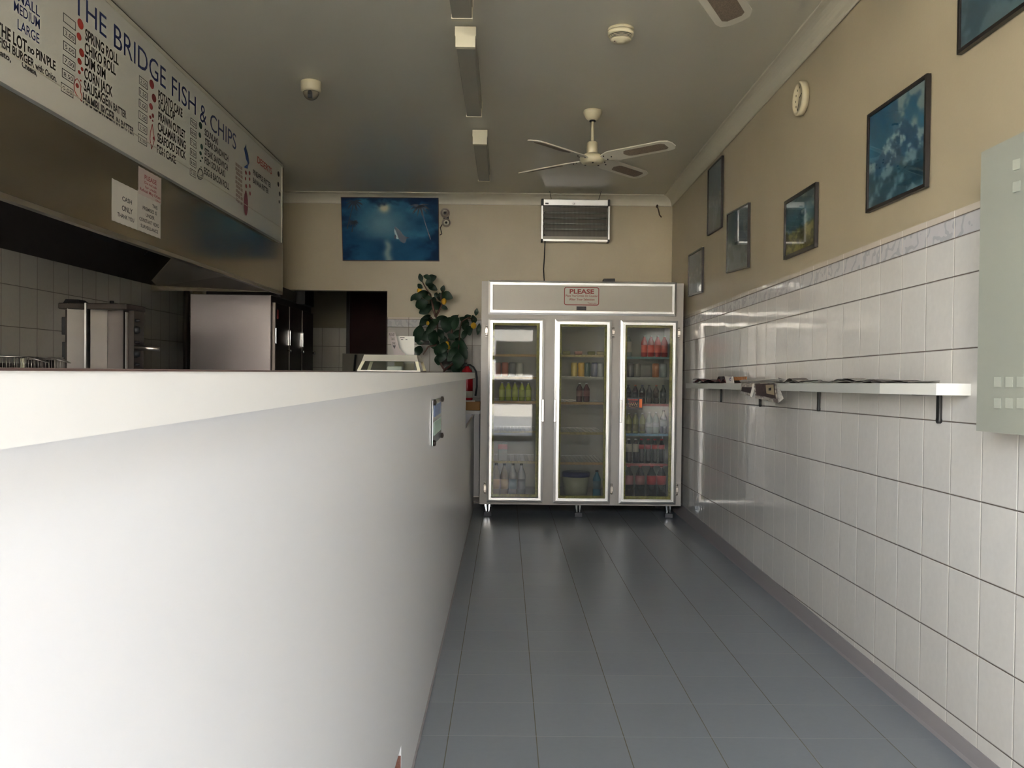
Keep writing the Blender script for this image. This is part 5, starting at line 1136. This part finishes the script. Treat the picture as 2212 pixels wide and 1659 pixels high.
MB().lathe([(0.054, zz - 0.056), (0.050, zz - 0.062), (0.022, zz - 0.066), (0.018, zz - 0.072), (0, zz - 0.072)], (p.x, 4.45, 0), 'z', 36).build('cap', MATS['pale_detector_plastic'], t)
MB().lathe([(0.005, zz - 0.067), (0, zz - 0.067)], (p.x - 0.032, 4.44, 0), 'z', 10).build('indicator', M_dred, t)

# ------------------------------------------------------------------ right wall things
INW = -NR                                                               # points into the room
def wq(pts, off=0.004): return [onr(x, y, off) for x, y in pts]
def mountains(seed, warm=False, grey=False):
    def f(u, v):
        n = fbm(u, v, 5, seed); n2 = fbm(u, v, 11, seed + 1); r1 = 0.48 - 0.22 * np.exp(-((u - 0.55) / 0.22) ** 2) + (fbm(u, v * 0, 6, seed + 2) - 0.5) * 0.22
        sky = mixa((38, 96, 130), (92, 150, 170), v * 1.2); cloud = sst(n + (u - 0.5) * 0.8 - v * 0.6, 0.55, 0.75); sky = mixa(sky, (190, 196, 184), cloud * 0.8)
        mt = mixa((46, 92, 124), (176, 196, 196), sst(n2, 0.48, 0.70)); c = mixa(sky, mt, sst(v, r1 - 0.01, r1 + 0.02))
        forest = sst(v + (n2 - 0.5) * 0.20, 0.62, 0.68); c = mixa(c, mixa((24, 56, 76), (70, 116, 130), n), forest * 0.9)
        snow = sst(n + v * 0.3, 0.72, 0.86) * forest; c = mixa(c, (170, 196, 200), snow * 0.7)
        if warm:
            c = mixa(c, (150, 148, 128), 0.55 * sst(v, 0.5, 0.0)); g = sst(v + (n - 0.5) * 0.3, 0.50, 0.62); c = mixa(c, mixa((92, 86, 44), (164, 154, 84), sst(n2, 0.4, 0.7)), g)
            c = mixa(c, (60, 110, 108), 0.6 * np.exp(-((v - 0.45) / 0.09) ** 2))
        if grey: c = mixa(c, (84, 98, 104), 0.55)
        return c
    return f
M_tanshadow = None
def picture(label, pts, fn, fw, name='framed_picture'):
    q = wq(pts, 0.0); t = thing(name, label, 'picture', (q[3] + q[2]) / 2)
    y0 = (q[0].y + q[3].y) / 2; y1 = (q[1].y + q[2].y) / 2                # y0: far edge (left in view), y1: near edge
    zf1, zf0, zn1, zn0 = q[0].z, q[3].z, q[1].z, q[2].z
    def P(a, b, off):                                                     # a: 0 far .. 1 near, b: 0 top .. 1 bottom
        y = y0 + (y1 - y0) * a; z = (zf1 * (1 - a) + zn1 * a) * (1 - b) + (zf0 * (1 - a) + zn0 * a) * b
        return Vector((wallx(y, off), y, z))
    wy = fw / abs(y1 - y0); wz = fw / abs(zn1 - zn0); D = 0.018; mb = MB()
    O = [(0, 0), (1, 0), (1, 1), (0, 1)]; I = [(wy, wz), (1 - wy, wz), (1 - wy, 1 - wz), (wy, 1 - wz)]
    for k in range(4):
        a, b, c, d = O[k], O[(k + 1) % 4], I[(k + 1) % 4], I[k]
        mb.hexa([P(*a, 0.0005), P(*b, 0.0005), P(*c, 0.0005), P(*d, 0.0005), P(*a, D), P(*b, D), P(*c, D), P(*d, D)])
    mb.build('frame', M_frame, t)
    painted('artwork', [P(wy, wz, 0.010), P(1 - wy, wz, 0.010), P(1 - wy, 1 - wz, 0.010), P(wy, 1 - wz, 0.010)], fn, 44, 60, parent=t, rough=0.4)
    mb = MB(); mb.slab([P(wy, wz, 0.0125), P(1 - wy, wz, 0.0125), P(1 - wy, 1 - wz, 0.0125), P(wy, 1 - wz, 0.0125)], -NR, 0.0015); mb.build('glass_pane', M_picglass, t)
picture('large black framed blue mountain picture high on the right wall', [(1880, 250), (2010, 160), (2010, 403), (1880, 460)], mountains(3), 0.014)
picture('framed blue green picture cut off by the top right picture corner', [(2080, -160), (2290, -330), (2290, -34), (2080, 117)], mountains(8, grey=True), 0.012)
picture('black framed olive landscape picture in the middle of the right wall', [(1699, 437), (1768, 394), (1768, 533), (1700, 561)], mountains(5, warm=True), 0.018)
picture('tall narrow framed grey picture, highest of the three near the back corner', [(1532, 368), (1563, 337), (1563, 490), (1533, 509)], mountains(11, grey=True), 0.010)
picture('framed grey blue picture just right of and below the highest one', [(1574, 463), (1621, 438), (1621, 577), (1574, 590)], mountains(14, grey=True), 0.010)
picture('smallest framed picture, lowest on the right wall beside the fridge', [(1490, 552), (1520, 534), (1521, 631), (1491, 641)], mountains(17, grey=True), 0.014)

# round clock
c = onr(1736, 213, 0.0); rc = 36.0 * c.y / F
t = thing('wall_clock', 'round cream wall clock high on the right wall', 'clock', c)
def ring(prof, name, m):                                                # prof: (radius, distance from the wall)
    mb = MB(); mb.lathe([(r, -h) for r, h in prof], c, 'x', 40)
    return mb.build(name, m, t)
ring([(rc, 0.0005), (rc, 0.028), (rc * 0.93, 0.036), (rc * 0.80, 0.034), (rc * 0.78, 0.022)], 'case', M_cream)
ring([(rc * 0.79, 0.018), (rc * 0.79, 0.021), (0, 0.021)], 'dial', mat('dull_dial', (150, 136, 108), 0.4))
mb = MB(); X = c.x - 0.024
mb._add([(X, c.y - 0.004, c.z), (X, c.y + 0.004, c.z), (X, c.y + 0.03, c.z - 0.07), (X, c.y + 0.024, c.z - 0.072)], [(0, 1, 2, 3)]); mb.build('minute_hand', M_ink, t)
mb = MB(); mb._add([(X - .001, c.y, c.z - 0.004), (X - .001, c.y, c.z + 0.005), (X - .001, c.y - 0.045, c.z + 0.02), (X - .001, c.y - 0.045, c.z + 0.013)], [(0, 1, 2, 3)]); mb.build('hour_hand', M_ink, t)
for k in range(12):
    a = k * math.pi / 6; cy_, cz_ = c.y + rc * 0.66 * math.sin(a), c.z + rc * 0.66 * math.cos(a); MB().box(X, X + 0.001, cy_ - 0.003, cy_ + 0.003, cz_ - 0.005, cz_ + 0.005).build('hour_mark', M_ink, t)

# meter box
DB = 0.13
def mq(px, py): return onr(px, py, DB)
pa, pb_ = mq(2116, 331), mq(2112.5, 931); yfar = (pa.y + pb_.y) / 2; zt_, zb_ = pa.z, pb_.z; ynear = 1.75
t = thing('meter_box', 'big grey steel switchboard box on the right wall at the picture edge', 'switchboard', (wallx(2.2), 2.2, zb_))
zn = lambda z, y: z + SL * (yfar - y)
MB().hexa([(wallx(ynear, DB), ynear, zn(zb_, ynear)), (wallx(ynear, 0.001), ynear, zn(zb_, ynear)), (wallx(yfar, 0.001), yfar, zb_), (wallx(yfar, DB), yfar, zb_),
           (wallx(ynear, DB), ynear, zn(zt_, ynear)), (wallx(ynear, 0.001), ynear, zn(zt_, ynear)), (wallx(yfar, 0.001), yfar, zt_), (wallx(yfar, DB), yfar, zt_)]).build('box', M_grey, t)
for (px, py) in ((2198, 355), (2198, 403), (2157, 825), (2182, 825), (2207, 825), (2232, 825), (2157, 871), (2182, 871), (2207, 871), (2232, 871)):
    p = mq(px, py); w_, h_ = 0.0135, 0.0145
    X0 = wallx(p.y, DB)
    MB().hexa([(X0 - 0.001, p.y - w_, p.z - h_), (X0 + 0.001, p.y - w_, p.z - h_), (X0 + 0.001, p.y + w_, p.z - h_), (X0 - 0.006, p.y + w_, p.z - h_),
               (X0 - 0.001, p.y - w_, p.z + h_), (X0 + 0.001, p.y - w_, p.z + h_), (X0 + 0.001, p.y + w_, p.z + h_), (X0 - 0.006, p.y + w_, p.z + h_)]).build('vent_louvre', M_grey, t)

# wall shelf with newspapers
DS = 0.118
def sq(px, py): return onr(px, py, DS)
ye = onr(2098, 842, 0.0).y; yS1 = onr(1481, 834, DS).y; ym = sq(1900, 840).y
ztS = lambda y: (sq(1600, 828).z + (sq(1990, 828).z - sq(1600, 828).z) * (y - sq(1600, 828).y) / (sq(1990, 828).y - sq(1600, 828).y))
th = 0.040
t = thing('wall_shelf', 'long narrow white wall shelf holding newspapers on the tiled right wall', 'shelf', (wallx(4), 4, ztS(4) - th))
def shelfseg(ya_, yb_, dx_=0.0): return [(wallx(ya_, DS + dx_), ya_, ztS(ya_) - th), (wallx(ya_, 0.001), ya_, ztS(ya_) - th), (wallx(yb_, 0.001), yb_, ztS(yb_) - th), (wallx(yb_, DS + dx_), yb_, ztS(yb_) - th),
                                 (wallx(ya_, DS + dx_), ya_, ztS(ya_)), (wallx(ya_, 0.001), ya_, ztS(ya_)), (wallx(yb_, 0.001), yb_, ztS(yb_)), (wallx(yb_, DS + dx_), yb_, ztS(yb_))]
MB().hexa(shelfseg(ym + 0.001, yS1)).build('board', mat('grey_shelf_laminate', (186, 186, 178), 0.3), t)
MB().hexa(shelfseg(ye, ym)).build('board', mat('white_shelf_laminate', (236, 232, 222), 0.3), t, 'whiter end section')
for (px, y0p, y1p, w_) in ((2025, 856, 915, 0.024), (1766, 850, 889, 0.022), (1640, 848, 879, 0.022), (1556, 845, 869, 0.022)):
    a = onr(px, y1p, 0.012); yb_ = a.y; zt_ = ztS(yb_) - th; mb = MB()
    X0 = wallx(yb_, 0.001)
    mb.box(X0 - 0.012, X0, yb_ - w_ / 2, yb_ + w_ / 2, a.z + 0.01, zt_, 0.003)
    mb.lathe([(w_ / 2, -0.012), (w_ / 2, 0)], (X0, yb_, a.z + 0.012), 'x', 14)
    mb.box(X0 - 0.10, X0 - 0.012, yb_ - w_ / 2, yb_ + w_ / 2, zt_ - 0.002, zt_)
    mb.build('bracket', M_dark, t)

def newsprint(seed, dark=0.5):
    def f(u, v):
        n = fbm(u, v, 9, seed, 2); lines = (np.sin(v * 160) > 0.1) & (np.sin(u * 14) > -0.92); c = mixa((186, 176, 162), (120, 112, 104), lines * 0.55)
        blk = (n > 0.56); return mixa(c, (74, 60, 56), blk * dark)
    return f
def crumple(name, label, cat, px0, px1, rise, seed, m, nlay=2, group=None, lift=0.0, depth=(0.01, 0.115), over=0.0):
    """loose folded sheets lying on the shelf from px0 (far) to px1 (near)"""
    yf, yn = sq(px0, 830).y, sq(px1, 830).y; rr = random.Random(seed); obj_root = thing(name, label, cat, (wallx((yf + yn) / 2, 0.06), (yf + yn) / 2, ztS((yf + yn) / 2) + lift), group)
    for L_ in range(nlay):
        mb = MB(); nu, nv = 14, 5; vs = []
        ph = rr.uniform(0, 6); sh = rr.uniform(-0.02, 0.02) * L_
        for i in range(nu + 1):
            y = yn + (yf - yn) * i / nu + sh * (yf - yn)
            for j in range(nv + 1):
                off = depth[0] + (depth[1] + over - depth[0]) * j / nv
                z = ztS(y) + lift + 0.0012 + L_ * 0.004 + rise * max(0, math.sin(ph + i * 0.75 + j * 0.4) * 0.5 + 0.5) * (0.4 + 0.6 * i / nu if L_ else 0.5)
                vs.append((wallx(y, off), y, z))
        fs = [(i * (nv + 1) + j, (i + 1) * (nv + 1) + j, (i + 1) * (nv + 1) + j + 1, i * (nv + 1) + j + 1) for i in range(nu) for j in range(nv)]
        mb._add(vs, fs); o = mb.build('sheet', m[L_ % len(m)], obj_root)
        sd = o.modifiers.new('thickness', 'SOLIDIFY'); sd.thickness = 0.0012; sd.offset = 1
    return obj_root
P_dark = mat('dark_brochure', (62, 54, 54), 0.5, noise=0.5, nscale=40); P_news = mat('newsprint', (158, 152, 142), 0.8, noise=0.25, nscale=90); P_newsd = mat('dark_newsprint', (112, 104, 98), 0.8, noise=0.3, nscale=90)
P_red = mat('maroon_brochure', (120, 58, 54), 0.5, noise=0.4, nscale=50); P_w = mat('white_leaflet', (226, 220, 210), 0.6); P_or = mat('orange_brochure', (178, 108, 44), 0.5, noise=0.4, nscale=60)
crumple('brochure_pile', 'dark crumpled brochures at the far end of the wall shelf', 'brochures', 1495, 1545, 0.028, 1, [P_dark, P_red, P_dark], 3)
crumple('brochure_pile', 'maroon edged brochures beside the white leaflet on the shelf', 'brochures', 1546, 1565, 0.045, 5, [P_red, P_dark], 2, lift=0.004)
o = MB(); a, b = sq(1568, 828), sq(1584, 828)
for (pts, m_, lab, nm) in (([(1565, 812.5), (1582, 813), (1585, 828), (1569, 829)], P_w, 'white folded leaflet with a purple mark standing on the shelf', 'leaflet'), ([(1585, 814), (1612, 813.5), (1612, 821), (1585, 822)], P_or, 'orange and olive brochure behind the white leaflet', 'brochure')):
    q = [onr(x, y, DS * (0.95 if nm == 'leaflet' else 0.6)) for x, y in pts]; zl_ = ztS((q[2].y + q[3].y) / 2) + (0.0115 if nm == 'leaflet' else 0.035)
    t = thing(nm, lab, nm, (q[3] + q[2]) / 2)
    MB().slab(q, (0.004, 0, 0), 1.0).build('sheet', m_, t)
    if nm == 'leaflet':
        mb = MB(); cc = q[0] * 0.15 + q[1] * 0.45 + q[2] * 0.25 + q[3] * 0.15 + Vector((-0.002, 0, 0)); mb.tube([cc + Vector((0, -0.012 * math.cos(k), 0.010 * math.sin(k))) for k in (0.3, 1.2, 2.2, 3.2, 4.2, 5.2)], 0.0015, 5); mb.build('printed_mark', mat('purple_ink', (84, 66, 130), 0.5), t)
crumple('paper_stack', 'flat stack of clean white paper on the middle of the shelf', 'paper', 1600, 1681, 0.002, 3, [P_w], 3, lift=0.010, depth=(0.005, 0.122))
# newspaper hanging over the edge
t = thing('newspaper', 'brown newspaper hanging down over the shelf edge', 'newspaper', sq(1645, 850))
for k, (tl_, tr_, br_, bl_, dark) in enumerate((((1602, 828), (1632, 828), (1626, 857), (1599, 850), 0.7), ((1628, 828), (1676, 828), (1680, 871), (1632, 860), 0.8))):
    q = [onr(tl_[0], tl_[1], DS + 0.012 + 0.006 * k), onr(tr_[0], tr_[1], DS + 0.012 + 0.008 * k), onr(br_[0], br_[1], DS + 0.035 + 0.01 * k), onr(bl_[0], bl_[1], DS + 0.03 + 0.01 * k)]
    o = painted('page', q, newsprint(20 + k, dark), 24, 24, parent=t, rough=0.8); o.modifiers.new('thickness', 'SOLIDIFY').thickness = 0.002
    q2 = [onq(q, 0.08, 0.35 if k == 0 else 0.05, (-0.0015, 0, 0)), onq(q, 0.95, 0.30 if k == 0 else 0.0, (-0.0015, 0, 0)), onq(q, 0.95, 0.78 if k == 0 else 0.80, (-0.0015, 0, 0)), onq(q, 0.08, 0.76, (-0.0015, 0, 0))]
    MB().slab(q2, (-0.0006, 0, 0), 1.0).build('printed_block', mat('dark_brown_print', (58, 44, 42), 0.7, noise=0.3, nscale=60), t)
    if k:
        q3 = [onq(q, 0.58, 0.10, (-0.003, 0, 0)), onq(q, 0.92, 0.06, (-0.003, 0, 0)), onq(q, 0.92, 0.62, (-0.003, 0, 0)), onq(q, 0.58, 0.58, (-0.003, 0, 0))]
        MB().slab(q3, (-0.0006, 0, 0), 1.0).build('printed_block', mat('tan_print', (150, 134, 108), 0.7), t)
        mb = MB(); q4 = onq(q, 0.76, 0.33, (-0.0045, 0, 0)); mb.slab([q4 + Vector((0, 0.022, 0.006)), q4 + Vector((0, -0.022, 0.010)), q4 + Vector((0, -0.022, -0.006)), q4 + Vector((0, 0.022, -0.010))], (-0.0006, 0, 0), 1.0); mb.build('printed_mark', M_ink, t)
q = [onr(1676, 828, DS + 0.010), onr(1679, 828, DS + 0.005), onr(1692, 861, DS - 0.0), onr(1680, 871, DS + 0.03)]
MB().slab(q, (0.002, 0, 0), 1.0).build('page', P_news, t)
q = [onr(1626, 829, DS + 0.014), onr(1631, 829, DS + 0.014), onr(1624, 858, DS + 0.045), onr(1620, 856, DS + 0.045)]; MB().slab(q, (0.002, 0, 0), 1.0).build('page', P_w, t)
q = [onr(1676, 828, DS - 0.06), onr(1600, 828, DS - 0.06), onr(1602, 828, DS + 0.014), onr(1676, 828, DS + 0.018)]
for a in q: a.z = ztS(a.y) + 0.0035
MB().slab(q, (0, 0, 0.003), 1.0).build('page', P_news, t)
crumple('newspaper', 'folded newspaper with a raised corner right of the white paper', 'newspaper', 1680, 1730, 0.030, 9, [P_news, P_newsd], 2)
crumple('newspaper', 'grey newspaper lying flat near the middle of the shelf', 'newspaper', 1734, 1788, 0.006, 12, [P_w, P_news], 2)
crumple('newspaper', 'folded grey newspaper with a curled top sheet, second from the near end', 'newspaper', 1790, 1878, 0.016, 15, [P_news, P_newsd], 3)
crumple('newspaper', 'thin grey newspaper nearest the near end of the shelf', 'newspaper', 1880, 1964, 0.010, 18, [P_newsd, P_newsd], 2)
